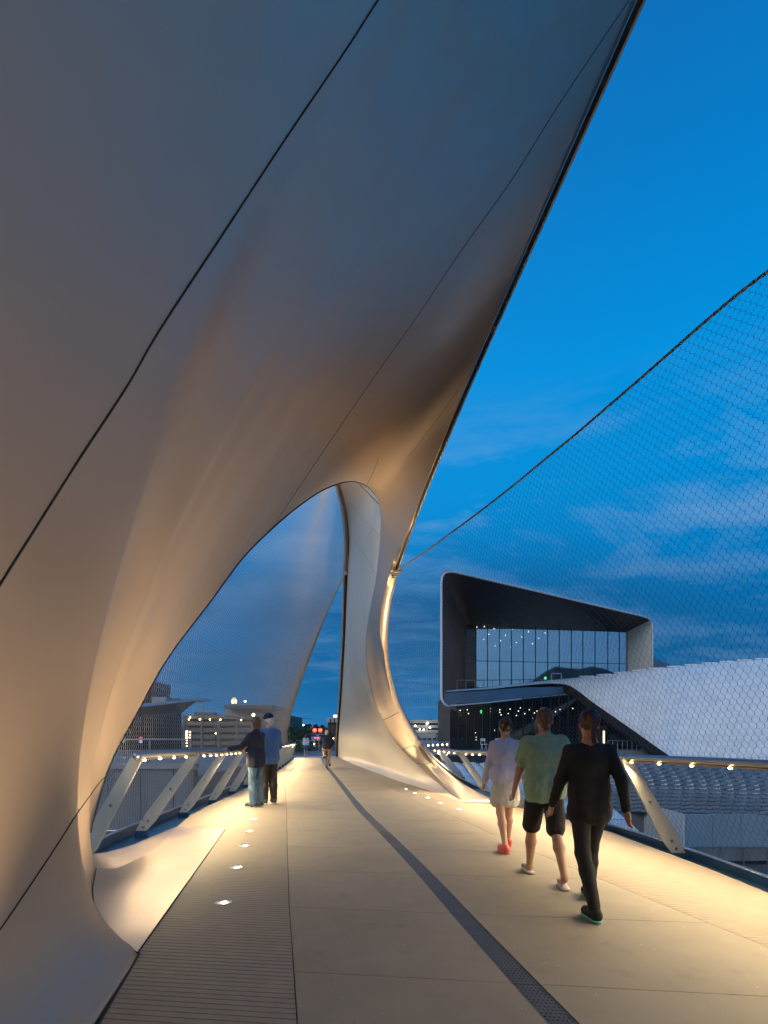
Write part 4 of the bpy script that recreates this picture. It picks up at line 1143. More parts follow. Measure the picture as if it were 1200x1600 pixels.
# pyramid tiles on the sloping apron
A0, B0, C0_, D0 = P(668, 1193, 45), P(880, 1193, 45), P(1000, 1300, 30), P(740, 1300, 30)
def Q(u, v): return A0 * (1-u) * (1-v) + B0 * u * (1-v) + C0_ * u * v + D0 * (1-u) * v
nu, nv = 8, 8
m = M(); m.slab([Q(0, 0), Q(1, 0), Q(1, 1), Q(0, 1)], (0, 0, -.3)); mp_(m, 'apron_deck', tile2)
for i in range(nu):
    for j in range(nv):
        a, b_, c, d_ = Q(i / nu, j / nv), Q((i + 1) / nu, j / nv), Q((i + 1) / nu, (j + 1) / nv), Q(i / nu, (j + 1) / nv)
        ce = (a + b_ + c + d_) / 4 + Vector((0, -.25, .35)); k = .04
        a, b_, c, d_ = [p.lerp(ce, k) + Vector((0, 0, .01)) for p in (a, b_, c, d_)]
        mb = M(); mb.add([a, b_, c, d_, ce], [(0, 1, 4), (1, 2, 4), (2, 3, 4), (3, 0, 4)]); mp_(mb, 'pyramid_tile', tilem)
# curved lower wall: arc columns of folded tiles
wallB = [(870, 1190, 44), (1000, 1190, 40), (1200, 1192, 35), (1500, 1198, 31)]
def WT(u): x = 860 + u * 640; return P(x, np.interp(x, [860, 1200, 1500], [1189, 1191, 1196]), np.interp(x, [860, 1000, 1200, 1500], [44, 40, 35.5, 31]))
def WB(u): x = 860 + u * 640; return P(x, np.interp(x, [860, 950, 1200, 1500], [1266, 1268, 1272.5, 1281]), np.interp(x, [860, 1000, 1200, 1500], [41.5, 37.5, 33, 28.5]))
ncol = 32; nrow = 13
for i in range(ncol):
    u0, u1 = i / ncol, (i + 1) / ncol - .0006
    mb = M(); prev = None
    for j in range(nrow):
        def wp(u, s, lift):
            bow = math.sin(math.pi * s) * .5
            a = WT(u); c = WB(u); 
            sh = -.03 * (1 - s) ** 2 + 0  # the seams lean as they rise
            a = WT(max(0, min(1, u + sh)))
            p = a.lerp(c, s) + Vector((0, -bow - lift, 0)); return p
        s0, s1 = j / nrow, (j + 1) / nrow
        um = u0 + (u1 - u0) * .42
        a, b_, c, d_ = wp(u0, s0, .02), wp(u1, s0, .02), wp(u1, s1, .02), wp(u0, s1, .02)
        e = wp(u0 + (u1 - u0) * .08, s1 - .01, .17); f_ = wp(u1, s0 + (s1 - s0) * .55, .10); g_ = wp(um, s1 - .012, .02)
        mb.add([a, b_, f_, e], [(0, 1, 2, 3)]); mb.add([e, f_, c, d_], [(0, 1, 2, 3)]); mb.add([a, e, d_], [(0, 1, 2)]); mb.add([b_, c, f_], [(0, 1, 2)])
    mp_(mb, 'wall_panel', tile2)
m = M()
for j in range(8):
    for i in range(20):
        pass
rows = [[tuple(wp(i / 20, j / 8, -.25)) for i in range(21)] for j in range(9)]
v, f = grid_mesh(rows); m.add(v, f); mp_(m, 'wall_backing', gapm)
# concrete base and blue panel wall
bluep = mat('blue_grey_panel', (.30, .40, .46), rough=.55, metal=.2, var=.06, vscale=.4)
x = 760
while x < 1066:
    mb = M(); x2 = min(x + 44, 1068); mb.slab([P(x + .4, 1345, 38), P(x2 - .4, 1345, 38), P(x2 - .4, 1271, 38), P(x + .4, 1269, 38)], (0, .5, 0)); mp_(mb, 'base_panel', concm); x = x2
x = 1069
while x < 1500:
    mb = M(); mb.slab([P(x + .3, 1322, 33), P(x + 44, 1322, 33), P(x + 44, 1273.5, 33), P(x + .3, 1273, 33)], (0, .5, 0)); mp_(mb, 'base_panel', bluep)
    mb = M(); mb.slab([P(x + .3, 1345, 33.1), P(x + 44.2, 1345, 33.1), P(x + 44.2, 1321.5, 33.1), P(x + .3, 1321.5, 33.1)], (0, .5, 0)); mp_(mb, 'base_panel', concm); x += 44.5
m = M(); m.slab([P(1067.5, 1345, 32.9), P(1070, 1345, 32.9), P(1070, 1272, 32.9), P(1067.5, 1272, 32.9)], (0, 5, 0)); mp_(m, 'corner_trim', whitem)
# distant roof slab behind the museum
m = M(); m.slab([P(1020, 1046, 70), P(1046, 1046, 70), P(1046, 1042, 70), P(1000, 1019, 70), P(960, 1010, 70), P(960, 1046, 70)], (0, 5, 0)); 
m = M(); m.slab([P(940, 1052, 75), P(1070, 1052, 75), P(1050, 1040, 75), P(1020, 1027, 75), P(1000, 1018, 75), P(960, 1004, 75)], (0, 4, 0)); mp_(m, 'rear_roof', mat('rear_roof_blue', (.10, .17, .26), rough=.6))

# yard below: planting, gabion pillar, conifer, tracks, fence
def tuft_field(name, label, pts, n, hmin, hmax, sprd, mt, cat):
    m = M()
    for _ in range(n):
        a = random.random(); i = random.randrange(len(pts) - 1); p = pts[i].lerp(pts[i + 1], a) + Vector((random.uniform(-sprd, sprd), random.uniform(-sprd, sprd), 0))
        h = random.uniform(hmin, hmax)
        for k in range(7):
            an = random.uniform(0, 6.28); d_ = Vector((math.cos(an), math.sin(an), 0)); w_ = Vector((-d_.y, d_.x, 0)) * .03
            q_ = p + d_ * .08
            m.add([q_ - w_, q_ + w_, q_ + d_ * h * .5 + Vector((0, 0, h))], [(0, 1, 2)])
    o = m.build(name, mt, kind='stuff'); o['label'] = label; o['category'] = cat; return o
tuftm = mat('dry_grass', (.20, .15, .05), rough=.9, var=.4, vscale=2)
tuft_field('ornamental_grass', 'strip of golden grass tufts in front of the blue museum wall', [Gz(1060, 1335, LOWZ), Gz(1130, 1338, LOWZ), Gz(1200, 1341, LOWZ), Gz(1300, 1345, LOWZ)], 420, .25, .55, .45, tuftm, 'grass')
tuft_field('shrubs', 'dark low shrubs at the foot of the left retaining wall', [Vector((-34, 21, LOWZ)), Vector((-8, 21, LOWZ))], 700, .5, 1.3, .8, leafm, 'shrubs')
gp = Gz(1197, 1343, LOWZ)
gb = thing('gabion_pillar', 'stone-filled gabion pillar standing in the yard at the right edge', 'gabion', tuple(gp))
stonem = mat('gabion_stone', (.12, .13, .14), rough=.9, var=.4, vscale=3)
for k in range(60):
    m = M(); c = (random.uniform(-.35, .55), random.uniform(-.4, .3), random.uniform(.1, 1.45)); r_ = random.uniform(.13, .2)
    m.sphere((0, 0, 0), (r_ * random.uniform(.8, 1.3), r_, r_ * random.uniform(.6, 1)), 7, 5); o = m.build('stone', stonem, gb); o.location = c; o.rotation_euler = (random.random() * 3, random.random() * 3, 0)
m = M(); m.box((.1, 0, .75), (.9, .65, 1.45)); m.build('core', gapm, gb)
tr_ = thing('small_conifer', 'small dark conifer rising above the gabion pillar at the right edge', 'tree', tuple(gp + Vector((-.1, .9, 0))))
m = M(); m.tube([(0, 0, 0), (0, 0, 2.1)], [.06, .02], 6); m.build('trunk', barkm, tr_)
m = M()
for k in range(600):
    z = random.uniform(.5, 2.35); r_ = (2.45 - z) * .22 * random.uniform(.5, 1.1); a = random.uniform(0, 6.28)
    c = Vector((r_ * math.cos(a), r_ * math.sin(a), z)); u = Vector((random.uniform(-1, 1), random.uniform(-1, 1), random.uniform(-.4, .8))).normalized() * .07; w_ = u.cross(Vector((0, 0, 1))) * .4
    m.add([c - w_, c + w_, c + u], [(0, 1, 2)])
m.build('crown', leafm, tr_)
railt = mat('track_steel', (.14, .12, .11), rough=.4, metal=.9)
bedm = mat('track_ballast', (.09, .09, .095), rough=1, var=.5, vscale=4, bump=.8, bscale=25)
m = M(); m.slab([(5, 14, LOWZ + .004), (60, 24, LOWZ + .004), (60, 29.5, LOWZ + .004), (5, 22, LOWZ + .004)], (0, 0, .18)); bed = m.build('track_ballast', bedm, kind='structure')
for s, (ya, yb) in enumerate(((16, 25.4), (17.4, 26.6))):
    m = M(); pts = [Vector((5 + i * 5.5, ya + (yb - ya) * (i / 10) ** 1.2, LOWZ + .34)) for i in range(11)]; m.tube(pts, .05, 6)
    m.build('railway_track', railt, label=('nearer' if s == 0 else 'farther') + ' steel rail of the railway track in the yard below the bridge', category='rail')
m = M(); 
f0, f1 = Gz(1060, 1300, -4.2), Gz(1260, 1302, -4.2)
for k in range(7):
    p = f0.lerp(f1, k / 6); m.tube([Vector((p.x, 29, LOWZ)), Vector((p.x, 29, LOWZ + 1.9))], .03, 5)
m.tube([Vector((f0.x - 14, 29, LOWZ + 1.85)), Vector((f1.x + 10, 29, LOWZ + 1.85))], .03, 5)
m.build('yard_fence', silverm, label='thin pale rail fence in front of the blue museum base wall', category='fence')

# ------------------------------------------------------------------ far buildings
garm = mat('garage_concrete', (.20, .165, .13), rough=.85, var=.12, vscale=.15)
garl = mat('garage_pale', (.42, .40, .36), rough=.85, var=.12, vscale=.15)
brickm = mat('brick_red', (.15, .075, .065), rough=.9, var=.2, vscale=1)
bronz = mat('dark_glass_tower', (.05, .05, .09), rough=.25, metal=.4)
def garage(label, x0, x1, ytop, ybot, Y, lev, mt, lights, wv):
    c = P((x0 + x1) / 2, ybot, Y); root = thing('parking_garage', label, 'parking garage', tuple(c)); inv = Matrix.Translation(-c)
    def gp_(mb, nm, mt_): o = mb.build(nm, mt_, root); o.matrix_parent_inverse = inv; return o
    a = P(x0, ytop, Y); b_ = P(x1, ybot, Y); H = a.z - b_.z; hh = H / lev; W = b_.x - a.x
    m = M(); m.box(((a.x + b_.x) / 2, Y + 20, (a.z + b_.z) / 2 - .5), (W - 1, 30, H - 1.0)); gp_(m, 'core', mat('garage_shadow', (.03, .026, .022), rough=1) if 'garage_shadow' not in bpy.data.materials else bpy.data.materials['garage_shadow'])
    for k in range(lev):
        z = a.z - k * hh; m = M(); m.box(((a.x + b_.x) / 2, Y, z - hh * .3), (W, .5, hh * .6)); gp_(m, 'parapet', mt)
        m = M(); m.box(((a.x + b_.x) / 2, Y + 8, z - hh * .55), (W, 15, .3)); gp_(m, 'floor_slab', mt)
    ncol_ = int(W / wv)
    for k in range(ncol_ + 1):
        m = M(); m.box((a.x + W * k / ncol_, Y - .3, (a.z + b_.z) / 2), (.7, .5, H)); gp_(m, 'column', mt)
    m = M(); m.box((a.x + .6, Y + 16, (a.z + b_.z) / 2), (1, 32, H)); gp_(m, 'end_wall', mt); m = M(); m.box((b_.x - .6, Y + 16, (a.z + b_.z) / 2), (1, 32, H)); gp_(m, 'end_wall', mt)
    for (lx, ly) in lights:
        p = P(lx, ly, Y - 1.2); m = M(); m.sphere(p, .28, 6, 4); gp_(m, 'light', whitedot if mt is garl else warmdot)
    return root, gp_
r_, gp1 = garage('long beige parking garage with open decks behind the left railing', 288, 452, 1117.5, 1168, 200, 5, garm, [(297, 1121), (312, 1124), (328, 1124.5), (344.5, 1124.5), (377, 1125), (295.5, 1124)], 5.6)
m = M(); m.box(P(322, 1116, 205), (7, 4, 1.2)); gp1(m, 'stair_roof', garm)
def simple_building(name, label, cat, x0, x1, yt, yb, Y, D, mt, wins=None, wm=None):
    c = P((x0 + x1) / 2, yb, Y); root = thing(name, label, cat, tuple(c)); inv = Matrix.Translation(-c)
    a = P(x0, yt, Y); b_ = P(x1, yb, Y)
    def bp_(mb, nm, mt_, par=None, **kw): o = mb.build(nm, mt_, par or root, **kw); o.matrix_parent_inverse = inv if par is None else Matrix.Identity(4); return o
    m = M(); m.box(((a.x + b_.x) / 2, Y + D / 2, (a.z + b_.z) / 2), (b_.x - a.x, D, a.z - b_.z)); bp_(m, 'wall', mt)
    if wins:
        nx_, nz_, ww, wh = wins
        for i in range(nx_):
            for j in range(nz_):
                m = M(); m.box((a.x + (b_.x - a.x) * (i + .5) / nx_, Y - .02, a.z - (a.z - b_.z) * (j + .5) / nz_), (ww, .1, wh)); bp_(m, 'window', wm or frm)
    return root, bp_, a, b_
_, bp1, a, b_ = simple_building('civic_building', 'pale flat-roofed building above the garage, behind the man in the cap', 'building', 352, 424, 1108, 1120, 260, 30, garl)
m = M(); a1 = P(360, 1106, 260); b1_ = P(432, 1108, 260); m.box(((a1.x + b1_.x) / 2, 270, a1.z), (b1_.x - a1.x, 40, 1.6)); bp1(m, 'roof', garm)
m = M(); a1 = P(362, 1102, 262); b1_ = P(418, 1106, 262); m.box(((a1.x + b1_.x) / 2, 270, (a1.z + b1_.z) / 2), (b1_.x - a1.x, 20, 1.4)); bp1(m, 'penthouse', garl)
# lit cupola
c = P(366, 1104, 255); cu = thing('lit_cupola', 'small glowing domed cupola above the roofs at left', 'cupola', tuple(c))
s = 255 / FPX
m = M(); m.cyl((0, 0, 0), 4.5 * s, 5 * s, 16); m.build('drum', garl, cu, smooth=False)
for k in range(10):
    an = k * math.pi / 5; m = M(); m.cyl((3.6 * s * math.cos(an), 3.6 * s * math.sin(an), 5 * s), .45 * s, 5 * s, 6); m.build('column', warmdot if k % 2 else emat('cupola_glow', (1, .75, .4), 3) if k == 0 else bpy.data.materials['cupola_glow'], cu)
m = M(); m.cyl((0, 0, 9.6 * s), 4.6 * s, .8 * s, 16); m.build('cornice', bpy.data.materials['cupola_glow'], cu)
m = M(); m.sphere((0, 0, 10.2 * s), (3.8 * s, 3.8 * s, 4.2 * s), 14, 10); m.build('dome', emat('dome_glow', (1, .68, .35), 1.3), cu, smooth=True)
# dark towers at far left
_, bpt, a, b_ = simple_building('office_tower', 'tall dark blue and red office tower at the far left behind the canopy roof', 'tower', 205, 241, 1065, 1150, 320, 25, bronz, (6, 14, 3.5, 3), brickm)
_, bpt, a, b_ = simple_building('rooftop_block', 'pale rooftop plant block behind the white canopy edge', 'building', 237, 259, 1089, 1110, 120, 8, garl)
# canopy building
cb = thing('station_pavilion', 'dark glass pavilion with a thin white overhanging roof beyond the left railing', 'pavilion', (-24, 55, -.2)); cI = Matrix.Translation((24, -55, .2))
def cp(mb, nm, mt, par=None): o = mb.build(nm, mt, par or cb); o.matrix_parent_inverse = cI if par is None else Matrix.Identity(4); return o
rA, rB, rC, rD = P(170, 1107.5, 50), P(308, 1093, 62), P(284, 1113, 62), P(150, 1122, 50)
m = M(); m.hexa([P(150, 1113.5, 48), P(308, 1094.5, 60), P(330, 1096, 74), P(170, 1108, 74)], [P(150, 1108.5, 48), P(308, 1090.8, 60), P(330, 1092, 74), P(170, 1103, 74)]); cp(m, 'roof', whitem)
wallt = [P(150, 1124, 52), P(284, 1113.5, 66)]
m = M(); m.slab([P(308, 1094.6, 60.05), P(150, 1113.6, 48.05), P(150, 1124.5, 54), P(284, 1114, 68)], (0, 0.2, .2)); cp(m, 'soffit', darkw)
m = M(); m.tube([P(150, 1125, 53.9), P(284, 1114, 67.9)], .08, 5); cp(m, 'head_trim', silverm)
def CG(px, py, o=0): return P(px, py, 53.6 + (px - 150) * (14 / 134) + o)
cc = [150, 168, 186, 204, 222, 240, 255, 270, 284]
for i in range(8):
    a, c = cc[i], cc[i + 1]; ta = 1125 - (a - 150) * 11 / 134; tc_ = 1125 - (c - 150) * 11 / 134
    m = M(); m.slab([CG(a + .4, 1172), CG(c - .4, 1172), CG(c - .4, tc_), CG(a + .4, ta)], (0, .05, 0)); cp(m, 'window_pane', gl2)
    m = M(); m.slab([CG(a - .4, 1172, -.05), CG(a + .4, 1172, -.05), CG(a + .4, ta, -.05), CG(a - .4, ta, -.05)], (0, .2, 0)); cp(m, 'mullion', frm)
m = M(); q = [CG(150, 1172, 8), CG(284, 1172, 8), CG(284, 1110, 8), CG(150, 1118, 8)]; m.add(q, [(0, 1, 2, 3)]); q0 = [CG(284, 1172, .2), CG(284, 1112, .2)]; m.add([q0[0], q0[1], q[2], q[1]], [(0, 1, 2, 3)]); cp(m, 'room', inner)
for (x, y) in [(217, 1124), (226, 1122), (211, 1128.5), (205, 1136), (215, 1138), (207, 1143.5), (241, 1126), (233, 1134), (256.5, 1120.5)]:
    m = M(); m.sphere(CG(x, y, 2), .07, 6, 4); cp(m, 'ceiling_light', dotm)
for (x, y) in [(217, 1147), (265.5, 1150), (276, 1150)]:
    m = M(); m.sphere(CG(x, y, 3), .13, 6, 4); cp(m, 'ceiling_light', whitedot)
m = M(); m.box(CG(253.5, 1131, 1), (.2, .1, .35)); cp(m, 'exit_light', greendot)
for x, c1, c2 in ((193, (.9, .1, .1), (.1, .6, .2)), (220, (.8, .1, .1), (.7, .7, .9))):
    sg = thing('lit_sign', 'small glowing red and %s sign panel at the pavilion foot' % ('green' if x == 193 else 'white'), 'sign', tuple(P(x, 1172, 50)))
    m = M(); m.box((0, 0, 1.05), (.22, .06, .2)); m.build('upper_panel', emat('sign_red', c1, 1.2), sg)
    m = M(); m.box((0, 0, .78), (.2, .06, .3)); m.build('lower_panel', emat('sign_lower', c2, 1.0), sg)
    m = M(); m.box((0, 0, .35), (.06, .05, .7)); m.build('post', frm, sg)
# bright lamp columns by the garage
def lampcol(px, n, label, big):
    p0 = P(px, 1171, 90); root = thing('light_column', label, 'lamp', tuple(p0), 0, 'light columns in front of the garage')
    m = M(); m.box((0, .1, 1.6), (.25, .12, 3.4)); m.build('mast', frm, root)
    for k in range(n):
        m = M(); m.sphere((0, -.08, .55 + k * .44), (.19 if (big and k > 2) else .10), 8, 5); m.build('lamp', warmdot, root)
lampcol(292, 6, 'left brighter column of stacked warm lamps before the garage', True)
lampcol(297, 6, 'right dimmer column of stacked warm lamps before the garage', False)
def lamppost(px, py, pyb, Y, label, cat='street lamp', mt=whitedot, r=.18, grp=None):
    p = P(px, pyb, Y); h = (pyb - py) / FPX * Y; root = thing('street_lamp', label, cat, tuple(p), 0, grp)
    m = M(); m.tube([(0, 0, 0), (0, 0, h)], [.12, .06], 6); m.build('pole', frm, root)
    m = M(); m.sphere((0, 0, h), r * Y / 100, 8, 5); m.build('lamp', mt, root)
lamppost(318, 1094, 1118, 205, 'tall roof lamp post left of the cupola')
lamppost(383, 1096, 1112, 230, 'roof lamp post right of the cupola')
lamppost(396, 1117, 1165, 90, 'warm street lamp between the couple\'s heads', mt=warmdot, r=.28)
lamppost(337, 1146, 1168, 80, 'small lamp post in front of the middle of the garage', mt=warmdot, r=.12)
lamppost(474, 1133, 1160, 110, 'street lamp over the trees beyond the bridge', mt=warmdot, r=.12)
# right garage
r_, gp2 = garage('pale parking garage seen low between the leg and the museum', 630, 704, 1125, 1156, 210, 4, garl, [(656, 1140), (662, 1140), (667, 1131), (672, 1137), (668, 1130), (697, 1139), (649, 1134)], 6)
_, bpt, a, b_ = simple_building('low_block', 'low pale block in front of the pale garage', 'building', 636, 683, 1146, 1166, 180, 10, garl, (6, 1, 1.2, 1.2))
# plaza railing with lights on the right, behind the leg
rr = thing('plaza_railing', 'steel plaza railing with small lights between the leg and the museum', 'railing', tuple(P(672, 1172, 47))); iv = Matrix.Translation(-P(672, 1172, 47))
m = M(); m.tube([P(620, 1159.5, 47), P(703, 1159.5, 47)], .035, 6); o = m.build('top_rail', silverm, rr); o.matrix_parent_inverse = iv
for k in range(12):
    m = M(); x = 620 + k * 7.3; m.box(P(x, 1168, 47), (.06, .06, .9)); o = m.build('post', silverm, rr); o.matrix_parent_inverse = iv
for k in range(9):
    m = M(); m.sphere(P(640 + k * 7.3, 1166 - k * .35, 50), .07, 6, 4); o = m.build('light', warmdot, rr); o.matrix_parent_inverse = iv

# ------------------------------------------------------------------ trees
def tree(px, pyt, pyb, Y, wpx, label, n=900, mt=leafm):
    p = P(px, pyb, Y); h = (pyb - pyt) / FPX * Y; w_ = wpx / FPX * Y / 2
    root = thing('tree', label, 'tree', tuple(p), 0, 'trees beyond the bridge end')
    m = M(); m.tube([(0, 0, 0), (.05 * h, 0, h * .35), (0, .02 * h, h * .8)], [h * .03, h * .02, h * .006], 6)
    for k in range(4):
        an = k * 1.6; m.tube([(0, 0, h * (.3 + .08 * k)), (w_ * .6 * math.cos(an), w_ * .6 * math.sin(an), h * (.55 + .08 * k))], [h * .012, h * .004], 5)
    m.build('trunk', barkm, root)
    m = M(); cl_ = [(Vector((random.uniform(-.7, .7) * w_, random.uniform(-.7, .7) * w_, h * random.uniform(.35, .85))), random.uniform(.25, .45) * w_) for _ in range(12)]
    for _ in range(n):
        c, r_ = random.choice(cl_); q = c + Vector((random.gauss(0, 1), random.gauss(0, 1), random.gauss(0, .8))) * r_ * .6
        if q.z > h: q.z = h - random.random() * .2
        s_ = h * .03 * random.uniform(.6, 1.3)
        u = Vector((random.uniform(-1, 1), random.uniform(-1, 1), random.uniform(-1, 1))).normalized() * s_; v_ = u.cross(Vector((random.uniform(-1, 1), .3, 1))).normalized() * s_ * .6
        m.add([q - u, q + v_, q + u, q - v_], [(0, 1, 2, 3)])
    m.build('crown', mt, root)
tl = [(457, 1132, 1170, 62, 22, 'tall dark tree left of the bridge end, half hidden by the net'), (466, 1134, 1170, 58, 16, 'dark round tree left of the street, behind the post'), (474, 1136, 1170, 55, 16, 'bushy green tree beside the walking woman'),
      (481, 1139, 1168, 80, 12, 'dark tree behind the walking woman'), (493, 1137, 1156, 150, 16, 'far tree above the traffic lights, left one'), (506, 1136.5, 1156, 160, 16, 'far tree above the traffic lights, right one'), (516, 1138, 1156, 140, 14, 'far tree in front of the brick building'),
      (523, 1143, 1170, 70, 9, 'narrow dark tree at the foot of the brick building'), (690, 1143, 1166, 90, 24, 'dark round tree before the pale garage, next to the museum glass'), (447, 1136, 1170, 60, 14, 'dark tree directly behind the net edge'),
      (279, 1086, 1110, 180, 5, 'slim tree top above the white canopy edge')]
for a in tl: tree(*a)
m = M()
for _ in range(9000):
    x = random.uniform(-420, 330); Y_ = random.uniform(330, 520); h = random.uniform(0, 9) + 2 * math.sin(x * .05)
    s_ = 1.6; q = Vector((x, Y_, h)); u = Vector((random.uniform(-1, 1), random.uniform(-1, 1), random.uniform(-1, 1))).normalized() * s_; v_ = u.cross(Vector((.2, .3, 1))).normalized() * s_
    m.add([q - u, q + v_, q + u, q - v_], [(0, 1, 2, 3)])
o = m.build('distant_trees', leafm, kind='stuff'); o['label'] = 'dark far-off tree belt along the horizon'; o['category'] = 'trees'
hedge = M()
for _ in range(2600):
    q = Vector((random.uniform(-10.3, -6.3), random.uniform(43.5, 58), 0)); q.z = random.uniform(-.1, 1.5) * (1 - abs(q.x + 8.3) / 3.0)
    u = Vector((random.uniform(-1, 1), random.uniform(-1, 1), random.uniform(-1, 1))).normalized() * .09; v_ = u.cross(Vector((.2, .3, 1))).normalized() * .07
    hedge.add([q - u, q + v_, q + u, q - v_], [(0, 1, 2, 3)])
o = hedge.build('hedge_planting', leafm, kind='stuff'); o['label'] = 'green planting left of the path at the bridge end'; o['category'] = 'planting'

# brick building, crane
_, bpt, a, b_ = simple_building('brick_building', 'dark red brick block with pale top storey beside the leg edge', 'building', 512, 540, 1129, 1150, 150, 20, brickm, (4, 3, .35, 1.0))
m = M(); a = P(511, 1121, 150); b_ = P(540, 1129, 150); m.box(((a.x + b_.x) / 2, 160, (a.z + b_.z) / 2), (b_.x - a.x, 21, a.z - b_.z)); bpt(m, 'top_storey', garl)
for k in range(4):
    m = M(); m.box((a.x + .9 + 1.0 * k, 149.4, (a.z + b_.z) / 2 - .2), (.25, .1, 1.0)); bpt(m, 'window', frm)
m = M(); m.box(P(524, 1119, 160), (1.0, 1, .7)); bpt(m, 'roof_light', emat('roof_white', (.8, .9, 1), 2))
cr0 = P(469.5, 1140, 600); cr_ = thing('tower_crane', 'distant tower crane with its jib pointing right', 'crane', tuple(cr0))
s = 600 / FPX; stm = mat('crane_steel', (.10, .08, .10), rough=.6)
m = M(); m.box((0, 0, 9 * s), (.9 * s * 1, .9 * s, 18 * s)); m.build('mast', stm, cr_)
m = M(); m.box((8 * s, 0, 17 * s), (20 * s, .6, .55 * s)); m.box((-1.5 * s, 0, 17 * s), (3 * s, .8, .8 * s)); m.build('jib', stm, cr_)
m = M(); m.tube([(0, 0, 18 * s), (0, 0, 20.2 * s)], .25, 5); m.tube([(0, 0, 20.2 * s), (10 * s, 0, 17.2 * s)], .08, 4); m.build('apex', stm, cr_)

# ------------------------------------------------------------------ bridge end: threshold, railing, street
kerbw = mat('white_kerb_line', (.6, .58, .52), rough=.7)
m = M(); m.slab([(-7.2, 41.0, -.196), (-2.7, 41.0, -.196), (-2.7, 41.4, -.196), (-7.2, 41.4, -.196)], (0, 0, .03)); m.build('threshold_strip', kerbw, kind='structure')
er = thing('end_railing', 'pale railing with small lights across the plaza at the bridge end', 'railing', (-6, 54, -.2)); eI = Matrix.Translation((6, -54, .2))
def ep(mb, nm, mt): o = mb.build(nm, mt, er); o.matrix_parent_inverse = eI; return o
m = M(); m.tube([(-9.5, 54, .85), (-2.0, 54, .85)], .035, 6); ep(m, 'top_rail', silverm); m = M(); m.tube([(-9.5, 54, .35), (-2.0, 54, .35)], .015, 5); ep(m, 'lower_rail', silverm)
for k in range(10):
    m = M(); m.box((-9.4 + k * .82, 54, .33), (.05, .05, 1.05)); ep(m, 'post', silverm)
for k in range(9):
    m = M(); m.sphere((-9.0 + k * .82, 53.93, .55), .055, 6, 4); ep(m, 'light', warmdot)
m = M(); m.add([(-15, 56, -.192), (3, 56, -.192), (3, 75, -.19), (-12, 300, 2.0), (-55, 300, 2.0), (-20, 75, -.19)], [(0, 1, 2, 3, 4, 5)])
m = M(); v, f = grid_mesh([[(-13.5 - (y_ - 56) * .12, y_, max(-.19, (y_ - 70) * .008 - .19)), (-3.5 - (y_ - 56) * .055, y_, max(-.19, (y_ - 70) * .008 - .19))] for y_ in (56, 62, 70, 85, 110, 150, 200, 300)]); m.add(v, f); m.build('street', roadm, kind='structure')
for k, (px, Y_) in enumerate(((521, 66), (525, 60), (529, 56), (517, 74), (514, 84))):
    lamppost(px, 1154 - k * .0 + (0), 1164, Y_, ['middle low path lamp beside the street on the right','low path lamp second nearest beside the street','nearest and largest low path lamp beside the street','low path lamp second farthest beside the street','farthest low path lamp beside the street'][k], 'path lamp', warmdot, .10, 'low lamps beside the street')
# cars waiting
def car(px, Y, col, label):
    z = max(-.19, (Y - 70) * .008 - .19); p = Vector(((px - CX) / FPX * Y, Y, z))
    root = thing('car', label, 'car', tuple(p), 0, 'cars waiting at the far lights')
    bm = mat('car_paint', col, rough=.3, metal=.4, coat=.6)
    m = M(); w_, l, h = .88, 2.2, .55
    prof = [(-l, .25), (-l, .75), (-l * .8, .92), (-l * .62, 1.0), (-l * .38, 1.42), (l * .22, 1.45), (l * .5, .98), (l * .92, .85), (l, .6), (l, .25)]
    vs = []; n = len(prof)
    for s in (-1, 1):
        for (yy, zz) in prof: vs.append((s * (w_ - (.14 if zz > 1.2 else 0)), yy, zz))
    fs = [tuple(range(n)), tuple(range(2 * n - 1, n - 1, -1))] + [(i, i + n, (i + 1) % n + n, (i + 1) % n) for i in range(n)]
    m.add(vs, fs); m.build('body', bm, root)
    m = M(); m.slab([(-.66, -l * .605, 1.04), (.66, -l * .605, 1.04), (.6, -l * .41, 1.38), (-.6, -l * .41, 1.38)], (0, -.02, .01)); m.build('rear_window', frm, root)
    for s in (-1, 1):
        m = M(); m.box((s * .68, -l - .01, .72), (.3, .05, .16)); m.build('tail_light', reddot, root)
        for yy in (-1.35, 1.35):
            m = M(); m.cyl((s * .78 - .09, yy, .32), .32, .18, 14, axis='X'); m.build('wheel', gapm, root)
    m = M(); m.box((0, -l - .01, .5), (.45, .03, .12)); m.build('number_plate', whitem, root)
car(489, 105, (.3, .3, .32), 'grey car with red tail lights, leftmost of the waiting cars'); car(498, 118, (.05, .05, .06), 'black car with red tail lights, middle of the waiting cars')
car(505, 102, (.5, .5, .5), 'silver car with red tail lights, rightmost of the waiting cars'); car(485, 150, (.12, .12, .2), 'dark blue car farthest off among the waiting cars')
def signal(px, py, Y, label):
    p = P(px, 1152, Y); h = (1152 - py) / FPX * Y; root = thing('traffic_light', label, 'traffic light', tuple(p), 0, 'red traffic lights over the street')
    m = M(); m.tube([(0, 0, 0), (0, 0, h + .4)], .08, 6); m.build('pole', frm, root)
    m = M(); m.box((0, -.15, h), (.45, .25, 1.2)); m.build('housing', frm, root)
    for k, mt_ in ((.36, reddot), (0, gapm), (-.36, gapm)):
        m = M(); m.cyl((0, -.33, h + k), (.42 if k > 0 else .14), .05, 12, axis='Y'); m.build('lens', mt_, root)
signal(492, 1143.5, 130, 'left red traffic light above the waiting cars'); signal(500.5, 1143.5, 130, 'right red traffic light above the waiting cars')
